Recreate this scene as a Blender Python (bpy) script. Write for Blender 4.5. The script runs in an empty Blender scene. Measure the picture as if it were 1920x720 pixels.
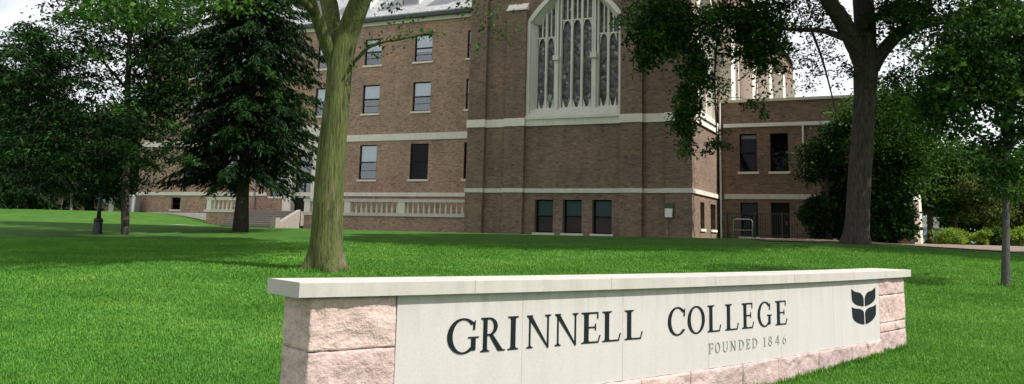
import bpy, math, random
import numpy as np
from mathutils import Vector, noise
random.seed(7); rng = np.random.default_rng(11)
S = bpy.context.scene; COL = S.collection
R = math.radians

# ------------------------------------------------------------------ camera
EYE, FOC, CX, CY = 1.55, 1600.0, 960.0, 200.0
PITCH, ROLL = math.atan(241/1600), .0257
cF = np.array([0, math.cos(PITCH), math.sin(PITCH)])
_r = np.array([1., 0, 0]); _u = np.array([0, -math.sin(PITCH), math.cos(PITCH)])
cR = _r*math.cos(ROLL)+_u*math.sin(ROLL); cU = _u*math.cos(ROLL)-_r*math.sin(ROLL)
cam = bpy.data.objects.new('camera', bpy.data.cameras.new('camera')); COL.objects.link(cam)
from mathutils import Matrix
cam.matrix_world = Matrix(((cR[0], cU[0], -cF[0], 0), (cR[1], cU[1], -cF[1], 0), (cR[2], cU[2], -cF[2], EYE), (0, 0, 0, 1)))
cam.data.lens = 30; cam.data.sensor_width = 36; cam.data.shift_y = -160/1920
cam.data.clip_end = 2000; cam.data.clip_start = .05
S.camera = cam

def at(px, py, Y):
    d = cF*FOC+cR*(px-CX)-cU*(py-CY)
    p = d*Y/d[1]; p[2] += EYE
    return p

# ------------------------------------------------------------------ terrain
PY = [-60, 0, 9, 13, 16, 22.8, 30, 40, 45, 50, 58, 72, 80, 120, 320]
PZ = [-.2, 0, 0, .02, .12, .53, .92, 1.36, 1.53, 1.63, 1.63, 1.68, 1.78, 2.2, 3.0]
def smooth(t): t = np.clip(t, 0, 1); return t*t*(3-2*t)
def gz(x, y):
    x = np.asarray(x, float); y = np.asarray(y, float)
    z = np.interp(y, PY, PZ)
    bump = smooth((y-20)/18)*(1-smooth((y-44)/8))
    z = z+np.clip(.013*x, -.3, .2)*bump-bump*smooth((x-15)/8)*.16
    z = z+.95*smooth((-20-x)/9)*smooth((y-55)/13)
    z = z+.03*np.sin(x*.55+1.3)*np.sin(y*.4)*(1-smooth((y-24)/10))-.03*smooth((x-1)/2)*smooth((5-x)/2)*smooth((12-y)/2)
    return z
def gzf(x, y): return float(gz(x, y))

# ------------------------------------------------------------------ materials
def newmat(name):
    m = bpy.data.materials.new(name); m.use_nodes = True
    nt = m.node_tree
    return m, nt, nt.nodes['Principled BSDF']
def nd(nt, t, **k):
    n = nt.nodes.new(t)
    for a, v in k.items():
        if a in n.inputs: n.inputs[a].default_value = v
        else: setattr(n, a, v)
    return n
def ramp(nt, fac, stops):
    n = nt.nodes.new('ShaderNodeValToRGB'); e = n.color_ramp.elements
    while len(e) < len(stops): e.new(.5)
    for i, (p, c) in enumerate(stops):
        e[i].position = p; e[i].color = (c[0], c[1], c[2], 1)
    nt.links.new(fac, n.inputs['Fac']); return n.outputs['Color']
def mixc(nt, fac, a, b, mode='MIX'):
    n = nt.nodes.new('ShaderNodeMix'); n.data_type = 'RGBA'; n.blend_type = mode
    for i, v in ((0, fac), (6, a), (7, b)):
        if hasattr(v, 'links'): nt.links.new(v, n.inputs[i])
        else: n.inputs[i].default_value = v if not isinstance(v, tuple) else (v[0], v[1], v[2], 1)
    return n.outputs[2]
def coords(nt, kind='Object', scale=(1, 1, 1)):
    tc = nt.nodes.new('ShaderNodeTexCoord'); mp = nt.nodes.new('ShaderNodeMapping')
    mp.inputs['Scale'].default_value = scale
    nt.links.new(tc.outputs[kind], mp.inputs['Vector']); return mp.outputs['Vector']
def noi(nt, vec, scale, detail=4, rough=.6):
    n = nd(nt, 'ShaderNodeTexNoise', Scale=scale, Detail=detail, Roughness=rough)
    nt.links.new(vec, n.inputs['Vector']); return n.outputs['Fac']
def bump(nt, b, h, strength, dist=.02):
    n = nd(nt, 'ShaderNodeBump', Strength=strength, Distance=dist)
    nt.links.new(h, n.inputs['Height']); nt.links.new(n.outputs['Normal'], b.inputs['Normal'])
def simple(name, col, rough=.7, var=.15, scale=6, metal=0, bmp=0, sc=(1, 1, 1)):
    m, nt, b = newmat(name)
    v = coords(nt, 'Object', sc); f = noi(nt, v, scale)
    lo = tuple(c*(1-var) for c in col); hi = tuple(c*(1+var) for c in col)
    nt.links.new(ramp(nt, f, [(.3, lo), (.7, hi)]), b.inputs['Base Color'])
    b.inputs['Roughness'].default_value = rough; b.inputs['Metallic'].default_value = metal
    if bmp: bump(nt, b, f, bmp)
    return m

def brick_mat(name, c1, c2, mortar, warm=1.0):
    m, nt, b = newmat(name)
    uv = coords(nt, 'UV')
    br = nd(nt, 'ShaderNodeTexBrick')
    br.inputs['Scale'].default_value = 1.0
    br.inputs['Brick Width'].default_value = .215; br.inputs['Row Height'].default_value = .075
    br.inputs['Mortar Size'].default_value = .006; br.inputs['Mortar Smooth'].default_value = .3
    br.inputs['Bias'].default_value = -.1
    br.inputs['Color1'].default_value = (*c1, 1); br.inputs['Color2'].default_value = (*c2, 1)
    br.inputs['Mortar'].default_value = (*mortar, 1)
    nt.links.new(uv, br.inputs['Vector'])
    # individual darker / redder bricks, then soft weathering
    vo = nd(nt, 'ShaderNodeTexWhiteNoise'); vo.noise_dimensions = '2D'
    sn = nd(nt, 'ShaderNodeVectorMath', operation='SNAP'); sn.inputs[1].default_value = (.215, .075, 1)
    nt.links.new(uv, sn.inputs[0]); nt.links.new(sn.outputs[0], vo.inputs['Vector'])
    spk = ramp(nt, vo.outputs['Value'], [(0, (.64, .62, .62)), (.22, (.91, .90, .89)), (.75, (1.05, 1.0, .97)), (1, (1.28, 1.17, 1.09))])
    c = mixc(nt, 1.0, br.outputs['Color'], spk, 'MULTIPLY')
    w = noi(nt, uv, .35, 5)
    wc = ramp(nt, w, [(.3, (.76, .78, .82)), (.55, (1.0, .99, .97)), (.8, (1.14, 1.04, .95))])
    c = mixc(nt, 1.0, c, wc, 'MULTIPLY')
    st = noi(nt, coords(nt, 'UV', (1.5, .18, 1)), 1.2, 4)
    c = mixc(nt, 1.0, c, ramp(nt, st, [(.35, (.86, .86, .87)), (.55, (1, 1, 1))]), 'MULTIPLY')
    nt.links.new(c, b.inputs['Base Color']); b.inputs['Roughness'].default_value = .9
    bump(nt, b, br.outputs['Fac'], -.3, .01)
    return m
M = {}
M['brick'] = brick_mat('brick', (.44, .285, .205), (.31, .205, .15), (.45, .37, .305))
M['brick_hall'] = brick_mat('shaded_brick', (.232, .153, .112), (.152, .108, .08), (.26, .215, .178))  # darker copy of the brick: tree shade on hall and annex painted in
def limestone(name, base, streak=.25, rough=.85):
    m, nt, b = newmat(name)
    v = coords(nt); f = noi(nt, v, 1.1, 6); g = noi(nt, coords(nt, 'Object', (3, 3, .5)), 2.2, 4); h = noi(nt, v, 60, 2)
    lo = tuple(c*(1-streak) for c in base)
    c = mixc(nt, .5, ramp(nt, f, [(.3, lo), (.65, base)]), ramp(nt, g, [(.3, lo), (.6, tuple(x*1.06 for x in base))]))
    c = mixc(nt, 1.0, c, ramp(nt, h, [(.3, (.93, .93, .92)), (.7, (1.03, 1.03, 1.03))]), 'MULTIPLY')
    nt.links.new(c, b.inputs['Base Color']); b.inputs['Roughness'].default_value = rough
    bump(nt, b, h, .15, .004)
    return m
M['limestone'] = limestone('limestone', (.82, .75, .66), .16)
M['limestone_weathered'] = limestone('weathered_limestone', (.68, .63, .56), .25)
M['sign_panel'] = limestone('sign_limestone', (.452, .424, .416), .07)
def streaks(m):
    nt = m.node_tree; b = nt.nodes['Principled BSDF']; src = b.inputs['Base Color'].links[0].from_socket
    f = noi(nt, coords(nt, 'Object', (5.5, 5.5, .5)), 2.0, 5, .6); z = nt.nodes.new('ShaderNodeSeparateXYZ'); nt.links.new(coords(nt), z.inputs[0])
    mr = nd(nt, 'ShaderNodeMapRange'); mr.inputs[1].default_value = .75; mr.inputs[2].default_value = 1.08; nt.links.new(z.outputs[2], mr.inputs[0])
    ml = nd(nt, 'ShaderNodeMath', operation='MULTIPLY'); nt.links.new(mr.outputs[0], ml.inputs[0]); nt.links.new(ramp(nt, f, [(.42, (0, 0, 0)), (.68, (.55, .55, .55))]), ml.inputs[1])
    c = mixc(nt, ml.outputs[0], src, (.30, .275, .24)); nt.links.new(c, b.inputs['Base Color'])
streaks(M['sign_panel'])
M['sign_cap'] = limestone('cap_limestone', (.425, .395, .37), .2)
M['tracery'] = limestone('tracery_limestone', (.74, .70, .63), .2)
M['slate'] = simple('slate', (.30, .31, .32), .55, .3, 4, bmp=.3)
M['frame'] = simple('dark_window_frame', (.016, .014, .012), .8); M['frame'].node_tree.nodes['Principled BSDF'].inputs['Specular IOR Level'].default_value = .15
M['frame_pale'] = simple('pale_paint', (.62, .60, .56), .6, .06)
M['blind'] = simple('window_blind', (.86, .88, .92), .8, .05, 2)
M['blind_green'] = simple('green_blind', (.10, .22, .18), .8, .12, 2)
M['interior'] = simple('dark_interior', (.018, .018, .02), .9)
M['interior_brown'] = simple('brown_lower_panel', (.14, .085, .06), .8)
M['metal_dark'] = simple('black_iron', (.012, .012, .013), .45)
M['metal_grey'] = simple('grey_paint', (.26, .27, .275), .5, .06)
M['metal_white'] = simple('white_paint', (.72, .71, .68), .5, .06)
M['gutter'] = simple('dark_gutter', (.035, .045, .04), .45)
M['letters'] = simple('sign_letter', (.009, .014, .016), .9, .1); M['letters'].node_tree.nodes['Principled BSDF'].inputs['Specular IOR Level'].default_value = .1
M['letters_pale'] = simple('faded_letter', (.24, .25, .235), .8, .25, 14)
M['concrete'] = simple('concrete', (.30, .275, .24), .9, .14, 5, bmp=.15)
M['step'] = simple('step_stone', (.27, .24, .215), .9, .15, 5, bmp=.15)
M['green_box'] = simple('green_plate', (.035, .07, .05), .7)
M['car_paint'] = simple('dark_blue_paint', (.02, .035, .06), .25, .05)
M['tyre'] = simple('tyre', (.015, .015, .015), .8)
def glass_mat(name, tint=(.55, .6, .62), refl=.22, wobble=.02):
    m, nt, b = newmat(name); nt.nodes.remove(b)
    out = nt.nodes['Material Output']
    tr = nd(nt, 'ShaderNodeBsdfTransparent'); tr.inputs['Color'].default_value = (*tint, 1)
    gl = nd(nt, 'ShaderNodeBsdfGlossy'); gl.inputs['Roughness'].default_value = .04; gl.inputs['Color'].default_value = (.9, .95, 1, 1)
    f = noi(nt, coords(nt), 1.6, 2); bp = nd(nt, 'ShaderNodeBump', Strength=.15, Distance=wobble)
    nt.links.new(f, bp.inputs['Height']); nt.links.new(bp.outputs['Normal'], gl.inputs['Normal'])
    fr = nd(nt, 'ShaderNodeFresnel', IOR=1.5)
    ad = nd(nt, 'ShaderNodeMath', operation='ADD'); nt.links.new(fr.outputs[0], ad.inputs[0]); ad.inputs[1].default_value = refl-.04
    mx = nd(nt, 'ShaderNodeMixShader')
    nt.links.new(ad.outputs[0], mx.inputs[0]); nt.links.new(tr.outputs[0], mx.inputs[1]); nt.links.new(gl.outputs[0], mx.inputs[2])
    nt.links.new(mx.outputs[0], out.inputs['Surface'])
    return m
M['glass'] = glass_mat('window_glass', (.92, .95, .98), .17)
M['glass_dark'] = glass_mat('dark_window_glass', (.6, .65, .66), .01)
def leaded():
    m, nt, b = newmat('leaded_glass')
    uv = coords(nt, 'UV')
    vo = nd(nt, 'ShaderNodeTexVoronoi', Scale=5.5); nt.links.new(uv, vo.inputs['Vector'])
    sep = nd(nt, 'ShaderNodeSeparateColor'); nt.links.new(vo.outputs['Color'], sep.inputs[0])
    c = ramp(nt, sep.outputs[0], [(0, (.03, .032, .031)), (.4, (.085, .088, .08)), (.62, (.13, .12, .095)), (.8, (.09, .115, .14)), (.93, (.20, .21, .205)), (1, (.36, .37, .36))])
    nt.links.new(c, b.inputs['Base Color']); b.inputs['Roughness'].default_value = .4
    b.inputs['Specular IOR Level'].default_value = .3
    bump(nt, b, sep.outputs[1], .4, .02)
    return m
M['leaded'] = leaded()

def mixf(nt, a, b):
    n = nd(nt, 'ShaderNodeMath', operation='ADD'); nt.links.new(a, n.inputs[0]); nt.links.new(b, n.inputs[1]); return n.outputs[0]
def rock():
    m, nt, b = newmat('pink_quartzite')
    v = coords(nt); f = noi(nt, v, 3.2, 6, .65); g = noi(nt, coords(nt, 'Object', (1, 1, 2.2)), 9, 5, .7); h = noi(nt, v, 45, 3)
    c = ramp(nt, f, [(.25, (.27, .195, .185)), (.42, (.44, .33, .315)), (.6, (.50, .385, .375)), (.78, (.54, .45, .435))])
    c = mixc(nt, .55, c, ramp(nt, g, [(.28, (.20, .16, .155)), (.5, (.46, .345, .33)), (.75, (.56, .46, .45))]))
    oi = nd(nt, 'ShaderNodeObjectInfo')
    c = mixc(nt, 1.0, c, ramp(nt, oi.outputs['Random'], [(0, (.80, .79, .82)), (.5, (1, .97, .96)), (1, (1.14, 1.10, 1.05))]), 'MULTIPLY')
    c = mixc(nt, 1.0, c, ramp(nt, h, [(.35, (.84, .84, .84)), (.65, (1.05, 1.05, 1.05))]), 'MULTIPLY')
    nt.links.new(c, b.inputs['Base Color']); b.inputs['Roughness'].default_value = .85
    bump(nt, b, mixf(nt, g, h), .55, .02)
    return m
M['rock'] = rock()
M['mortar'] = simple('mortar', (.30, .25, .23), .95, .15, 20)

def bark(name, stops, scale=3, zs=.18, patch=None):
    m, nt, b = newmat(name)
    v = coords(nt, 'Object', (1, 1, zs)); f = noi(nt, v, scale*3, 8, .75)
    c = ramp(nt, f, stops)
    fis = noi(nt, coords(nt, 'Object', (1, 1, zs*.7)), scale*8, 4, .7)
    c = mixc(nt, 1.0, c, ramp(nt, fis, [(.37, (.26, .24, .22)), (.46, (.85, .85, .84)), (.58, (1.05, 1.05, 1.05)), (.72, (1.3, 1.28, 1.25))]), 'MULTIPLY')
    if patch:
        g = noi(nt, coords(nt, 'Object', (1.6, 1.6, .22)), 2.0, 5, .7)
        c = mixc(nt, ramp(nt, g, [(.58, (0, 0, 0)), (.68, (1, 1, 1))]), c, patch)
    nt.links.new(c, b.inputs['Base Color']); b.inputs['Roughness'].default_value = .95
    bump(nt, b, fis, 1.0, .06)
    return m
M['bark_green'] = bark('mossy_bark', [(.3, (.034, .046, .010)), (.5, (.078, .095, .019)), (.7, (.13, .145, .036))], 3, .12, (.17, .135, .095))
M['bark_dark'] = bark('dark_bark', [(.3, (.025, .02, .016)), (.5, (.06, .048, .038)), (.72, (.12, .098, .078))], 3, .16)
M['bark_grey'] = bark('grey_bark', [(.3, (.05, .048, .045)), (.6, (.12, .115, .105))], 5, .3)
M['bark_pale'] = bark('pale_bark', [(.3, (.30, .28, .25)), (.6, (.55, .52, .48))], 5, .5)

def leaf(name, stops, trans=.35, rough=.5):
    m, nt, b = newmat(name)
    at_ = nd(nt, 'ShaderNodeAttribute', attribute_name='tone')
    c = ramp(nt, at_.outputs['Fac'], stops)
    nt.links.new(c, b.inputs['Base Color']); b.inputs['Roughness'].default_value = rough
    b.inputs['Specular IOR Level'].default_value = .08
    tl = nd(nt, 'ShaderNodeBsdfTranslucent'); c2 = mixc(nt, 1.0, c, (1.25, 1.2, .6), 'MULTIPLY')
    nt.links.new(c2, tl.inputs['Color'])
    mx = nd(nt, 'ShaderNodeMixShader'); mx.inputs[0].default_value = trans
    nt.links.new(b.outputs[0], mx.inputs[1]); nt.links.new(tl.outputs[0], mx.inputs[2])
    nt.links.new(mx.outputs[0], nt.nodes['Material Output'].inputs['Surface'])
    return m
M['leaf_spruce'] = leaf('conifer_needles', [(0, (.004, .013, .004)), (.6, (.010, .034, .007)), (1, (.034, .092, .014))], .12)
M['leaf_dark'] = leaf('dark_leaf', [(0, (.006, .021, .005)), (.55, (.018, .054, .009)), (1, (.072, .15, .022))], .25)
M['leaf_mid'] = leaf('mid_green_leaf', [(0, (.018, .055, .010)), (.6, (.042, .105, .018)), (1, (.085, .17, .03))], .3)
M['leaf_lime'] = leaf('lime_leaf', [(0, (.09, .17, .025)), (.6, (.20, .30, .045)), (1, (.34, .42, .09))], .35)
M['leaf_olive'] = leaf('olive_leaf', [(0, (.045, .07, .022)), (.6, (.08, .115, .035)), (1, (.14, .17, .055))], .35)
def grass_tint():
    m = M['grass_blade']; nt = m.node_tree; b = nt.nodes['Principled BSDF']; src = b.inputs['Base Color'].links[0].from_socket
    v = coords(nt); f = noi(nt, v, .45, 5, .65); g = noi(nt, coords(nt, 'Object', (.5, 2.2, 1)), .5, 4, .6)
    c = mixc(nt, 1.0, src, ramp(nt, f, [(.32, (.80, .88, .86)), (.52, (1, 1, 1)), (.70, (1.32, 1.12, 1.05))]), 'MULTIPLY')
    c = mixc(nt, 1.0, c, ramp(nt, g, [(.36, (.86, .9, .86)), (.55, (1, 1, 1)), (.72, (1.22, 1.08, 1.0))]), 'MULTIPLY')
    nt.links.new(c, b.inputs['Base Color'])
M['grass_blade'] = leaf('grass_blade', [(0, (.05, .15, .02)), (.35, (.085, .23, .034)), (.7, (.12, .285, .05)), (1, (.20, .35, .085))], .3, .6)

grass_tint()
def lawn_mat():
    m, nt, b = newmat('lawn')
    v = coords(nt); a = noi(nt, v, .11, 4); f = noi(nt, v, 1.1, 5, .7); g = noi(nt, v, 14, 4, .75)
    h = noi(nt, coords(nt, 'Object', (.35, 1.4, 1)), .8, 4, .6)
    c = ramp(nt, f, [(.3, (.034, .095, .014)), (.5, (.048, .122, .020)), (.72, (.068, .148, .028))])
    c = mixc(nt, 1.0, c, ramp(nt, a, [(.3, (.85, .92, .9)), (.65, (1.08, 1.04, 1.0))]), 'MULTIPLY')
    c = mixc(nt, 1.0, c, ramp(nt, g, [(.28, (.55, .6, .5)), (.5, (1, 1, 1)), (.75, (1.3, 1.22, 1.2))]), 'MULTIPLY')
    c = mixc(nt, 1.0, c, ramp(nt, h, [(.35, (.82, .86, .8)), (.6, (1.06, 1.03, 1.0))]), 'MULTIPLY')
    nt.links.new(c, b.inputs['Base Color']); b.inputs['Roughness'].default_value = .9
    b.inputs['Specular IOR Level'].default_value = .1
    bump(nt, b, g, .8, .05)
    return m
M['lawn'] = lawn_mat()
def mulch_mat():
    m, nt, b = newmat('mulch')
    v = coords(nt); f = noi(nt, v, 3, 6, .8); g = noi(nt, v, 22, 3, .8)
    c = ramp(nt, f, [(.3, (.12, .085, .065)), (.5, (.24, .18, .14)), (.7, (.34, .27, .22))])
    c = mixc(nt, 1.0, c, ramp(nt, g, [(.3, (.5, .5, .5)), (.6, (1.1, 1.1, 1.1))]), 'MULTIPLY')
    nt.links.new(c, b.inputs['Base Color']); b.inputs['Roughness'].default_value = 1
    bump(nt, b, g, 1, .05); return m
M['mulch'] = mulch_mat()

# ------------------------------------------------------------------ mesh tools
def tag(o, label, cat, group=None, kind=None):
    o['label'] = label; o['category'] = cat
    if group: o['group'] = group
    if kind: o['kind'] = kind
    return o
def empty(name, label, cat, loc=(0, 0, 0), rz=0, group=None):
    o = bpy.data.objects.new(name, None); COL.objects.link(o); o.location = loc; o.rotation_euler = (0, 0, rz)
    o.empty_display_size = .2
    return tag(o, label, cat, group)
class MB:
    def __init__(self): self.v = []; self.f = []
    def quad(self, a, b, c, d):
        i = len(self.v); self.v += [tuple(a), tuple(b), tuple(c), tuple(d)]; self.f.append((i, i+1, i+2, i+3)); return self
    def poly(self, pts):
        i = len(self.v); self.v += [tuple(p) for p in pts]; self.f.append(tuple(range(i, i+len(pts)))); return self
    def hexa(self, p):  # 8 pts: bottom 4 ccw, top 4 ccw
        i = len(self.v); self.v += [tuple(q) for q in p]
        for f in ((0, 3, 2, 1), (4, 5, 6, 7), (0, 1, 5, 4), (1, 2, 6, 5), (2, 3, 7, 6), (3, 0, 4, 7)):
            self.f.append(tuple(i+k for k in f))
        return self
    def box(self, x0, x1, y0, y1, z0, z1):
        return self.hexa([(x0, y0, z0), (x1, y0, z0), (x1, y1, z0), (x0, y1, z0), (x0, y0, z1), (x1, y0, z1), (x1, y1, z1), (x0, y1, z1)])
    def lathe(self, prof, n=10, c=(0, 0)):
        i0 = len(self.v)
        for r, z in prof:
            for k in range(n):
                a = 2*math.pi*k/n; self.v.append((c[0]+r*math.cos(a), c[1]+r*math.sin(a), z))
        for j in range(len(prof)-1):
            for k in range(n):
                a = i0+j*n+k; b_ = i0+j*n+(k+1) % n
                self.f.append((a, b_, b_+n, a+n))
        self.f.append(tuple(i0+k for k in reversed(range(n)))); self.f.append(tuple(i0+(len(prof)-1)*n+k for k in range(n)))
        return self
    def tube(self, pts, rad, n=8, rough=0, seed=0, flare=0):
        i0 = len(self.v); P = [Vector(p) for p in pts]
        side = None
        for j, p in enumerate(P):
            d = (P[min(j+1, len(P)-1)]-P[max(j-1, 0)]).normalized()
            if side is None:
                side = d.orthogonal().normalized() if abs(d.z) < .99 else Vector((1, 0, 0))
            side = (side-d*side.dot(d)).normalized(); up = d.cross(side)
            for k in range(n):
                a = 2*math.pi*k/n; r = rad[j]
                if rough: r *= 1+rough*noise.noise((math.cos(a)*1.8+seed, math.sin(a)*1.8, p.z*.35))+rough*.6*noise.noise((math.cos(a)*5+seed, math.sin(a)*5, p.z*.8))
                if flare: r *= 1+flare*math.exp(-max(0, p.z)/.28)*max(0, .55+.75*math.sin(5*a+1.3+.8*math.sin(2*a)))
                self.v.append(tuple(p+(side*math.cos(a)+up*math.sin(a))*r))
        for j in range(len(P)-1):
            for k in range(n):
                a = i0+j*n+k; b_ = i0+j*n+(k+1) % n
                self.f.append((a, b_, b_+n, a+n))
        self.f.append(tuple(i0+(len(P)-1)*n+k for k in range(n)))
        self.f.append(tuple(i0+k for k in reversed(range(n))))
        return self
    def build(self, name, mat, parent=None, smooth_=False, bevel=0):
        me = bpy.data.meshes.new(name); me.from_pydata(self.v, [], self.f); me.update()
        if mat: me.materials.append(mat)
        uv = me.uv_layers.new(name='UVMap'); n = len(me.loops)
        co = np.empty(len(me.vertices)*3); me.vertices.foreach_get('co', co); co = co.reshape(-1, 3)
        vi = np.empty(n, dtype=np.int64); me.loops.foreach_get('vertex_index', vi)
        nm = np.empty(len(me.polygons)*3); me.polygons.foreach_get('normal', nm); nm = np.abs(nm.reshape(-1, 3))
        lt = np.empty(len(me.polygons), dtype=np.int64); me.polygons.foreach_get('loop_total', lt)
        ax = np.repeat(nm.argmax(1), lt); P = co[vi]
        U = np.where(ax == 0, P[:, 1], P[:, 0]); V = np.where(ax == 2, P[:, 1], P[:, 2])
        uv.data.foreach_set('uv', np.stack([U, V], 1).ravel())
        if smooth_: me.polygons.foreach_set('use_smooth', np.ones(len(me.polygons), bool))
        o = bpy.data.objects.new(name, me); COL.objects.link(o)
        if parent: o.parent = parent
        if bevel:
            bv = o.modifiers.new('bevel', 'BEVEL'); bv.width = bevel; bv.segments = 2; bv.limit_method = 'ANGLE'
        return o
def np_mesh(name, V, F, mat, parent=None, tone=None, smooth_=False):
    me = bpy.data.meshes.new(name); k = F.shape[1]
    me.vertices.add(len(V)); me.vertices.foreach_set('co', V.astype(np.float32).ravel())
    me.loops.add(F.size); me.loops.foreach_set('vertex_index', F.astype(np.int32).ravel())
    me.polygons.add(len(F)); me.polygons.foreach_set('loop_start', np.arange(0, F.size, k, dtype=np.int32))
    me.polygons.foreach_set('loop_total', np.full(len(F), k, dtype=np.int32))
    if tone is not None:
        at_ = me.attributes.new('tone', 'FLOAT', 'POINT'); at_.data.foreach_set('value', tone.astype(np.float32))
    me.materials.append(mat); me.update(calc_edges=True); me.validate()
    if smooth_: me.polygons.foreach_set('use_smooth', np.ones(len(F), bool))
    o = bpy.data.objects.new(name, me); COL.objects.link(o)
    if parent: o.parent = parent
    return o

# ------------------------------------------------------------------ sky and sun
SUN_AZ_VEC = np.array([.929, -.37]); SUN_EL = R(52)
w = bpy.data.worlds.new('World'); S.world = w; w.use_nodes = True
nt = w.node_tree; bg = nt.nodes['Background']
sky = nt.nodes.new('ShaderNodeTexSky'); sky.sky_type = 'NISHITA'; sky.sun_disc = False
sky.sun_elevation = SUN_EL; sky.sun_rotation = math.atan2(SUN_AZ_VEC[0], SUN_AZ_VEC[1])
sky.air_density = 1.2; sky.dust_density = 2.0; sky.ozone_density = 1.5
tc = nt.nodes.new('ShaderNodeTexCoord')
mp = nt.nodes.new('ShaderNodeMapping'); mp.inputs['Scale'].default_value = (1, 1, 2.2); nt.links.new(tc.outputs['Generated'], mp.inputs['Vector'])
cl = noi(nt, mp.outputs['Vector'], 2.2, 7, .6)
cm = ramp(nt, cl, [(.24, (0, 0, 0)), (.46, (1, 1, 1))])
skc = mixc(nt, cm, sky.outputs['Color'], (12.0, 12.5, 13.0))
nt.links.new(skc, bg.inputs['Color']); bg.inputs['Strength'].default_value = .059
sun = bpy.data.objects.new('sun', bpy.data.lights.new('sun', 'SUN')); COL.objects.link(sun)
sun.data.energy = 4.7; sun.data.angle = R(.55); sun.data.color = (1, .955, .88)
sv = Vector((SUN_AZ_VEC[0]*math.cos(SUN_EL), SUN_AZ_VEC[1]*math.cos(SUN_EL), math.sin(SUN_EL)))
sun.rotation_euler = sv.to_track_quat('Z', 'Y').to_euler()
S.view_settings.view_transform = 'Standard'; S.view_settings.look = 'None'; S.view_settings.gamma = 1; S.view_settings.exposure = .6
S.view_settings.use_curve_mapping = False

# ------------------------------------------------------------------ ground, paths, soil
def axis(ranges):
    out = []
    for a, b_, s in ranges: out += list(np.arange(a, b_, s))
    return np.array(out+[ranges[-1][1]])
gx = axis([(-260, -70, 19), (-70, -20, 2.), (-20, 20, .8), (20, 70, 2.), (70, 260, 19)]); gy = axis([(-60, 0, 12), (0, 60, .8), (60, 100, 2), (100, 320, 20)])
X, Y = np.meshgrid(gx, gy); V = np.stack([X.ravel(), Y.ravel(), gz(X, Y).ravel()], 1)
nx, ny = len(gx), len(gy); I = np.arange((ny-1)*nx).reshape(ny-1, nx)[:, :-1].ravel()
lawn = np_mesh('lawn', V, np.stack([I, I+1, I+1+nx, I+nx], 1), M['lawn'], smooth_=True)
tag(lawn, 'broad mown green lawn rising from the sign to the brick buildings', 'lawn', kind='structure')
def sheet(name, rows, mat, lift, label, cat, kind='structure'):
    """rows: list of (left point, right point) xy along a strip"""
    mb = MB(); n = 6
    for (a, b_), (c, d) in zip(rows[:-1], rows[1:]):
        for k in range(n):
            q = [tuple(np.array(p0)*(1-t)+np.array(p1)*t) for p0, p1, t in ((a, b_, k/n), (a, b_, (k+1)/n), (c, d, (k+1)/n), (c, d, k/n))]
            mb.quad(*[(x, y, gzf(x, y)+lift) for x, y in q])
    o = mb.build(name, mat); tag(o, label, cat, kind=kind); return o

# building frame: x along the front towards the camera's right, y into the building
BR = R(-25.5); BO = np.array([10.06, 47.0, 1.631])
def bw(a, b_, z=0):
    return np.array([BO[0]+a*math.cos(BR)-b_*math.sin(BR), BO[1]+a*math.sin(BR)+b_*math.cos(BR), BO[2]+z])
rows = [((x, 56.9+.1*math.sin(x)), (x, 58.6+.1*math.sin(x*1.3))) for x in np.arange(-22.5, -12.9, .8)]
sheet('walkway', rows, M['concrete'], .035, 'pale concrete walk passing the foot of the entrance steps', 'walkway')
rows = []
for t in np.linspace(0, 1, 16):
    x = -36-34*t; y = 73-6*t; rows.append(((x, y-1.8), (x, y+1.8)))
sheet('path', rows, M['concrete'], .04, 'thin pale path crossing the lawn at the far left', 'path')
rows = []
for i, t in enumerate(np.linspace(0, 1, 40)):
    x = 17.5+34*t; j = .5*math.sin(i*1.7)+.3*math.sin(i*.9+1)
    rows.append(((x, 42.6+j*.5-4.2*smooth((x-18.5)/5)), (x+.3*j, 52+j)))
sheet('soil_bed', rows, M['mulch'], .04, 'bare brown mulch bed along the right edge of the lawn', 'soil bed')
rows = [((x, 41.2+.4*math.sin(x*2.1)), (x, 46.3+.3*math.sin(x*1.3))) for x in np.arange(12.5, 18.01, .5)]
sheet('tree_bed', rows, M['mulch'], .045, 'dark bare earth round the foot of the big dark trunk', 'soil bed')

# ------------------------------------------------------------------ brick buildings
def wall(mb, p, d, n, s0, s1, z0, z1, holes, depth=.2):
    """sheet with rectangular openings; p origin xy, d along, n outward"""
    p = np.array(p, float); d = np.array(d, float); n = np.array(n, float)
    P = lambda s, z, dep=0: (*(p+d*s-n*dep), z)
    ss = sorted({s0, s1, *[h[0] for h in holes], *[h[1] for h in holes]}); zs = sorted({z0, z1, *[h[2] for h in holes], *[h[3] for h in holes]})
    for a, b_ in zip(ss[:-1], ss[1:]):
        for c, e in zip(zs[:-1], zs[1:]):
            m_ = ((a+b_)/2, (c+e)/2)
            if any(h[0] < m_[0] < h[1] and h[2] < m_[1] < h[3] for h in holes): continue
            mb.quad(P(a, c), P(b_, c), P(b_, e), P(a, e))
    for h in holes:
        a, b_, c, e = h[:4]
        mb.quad(P(a, c, depth), P(a, c), P(a, e), P(a, e, depth)); mb.quad(P(b_, c), P(b_, c, depth), P(b_, e, depth), P(b_, e))
        mb.quad(P(a, e), P(b_, e), P(b_, e, depth), P(a, e, depth)); mb.quad(P(a, c, depth), P(b_, c, depth), P(b_, c), P(a, c))
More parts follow.
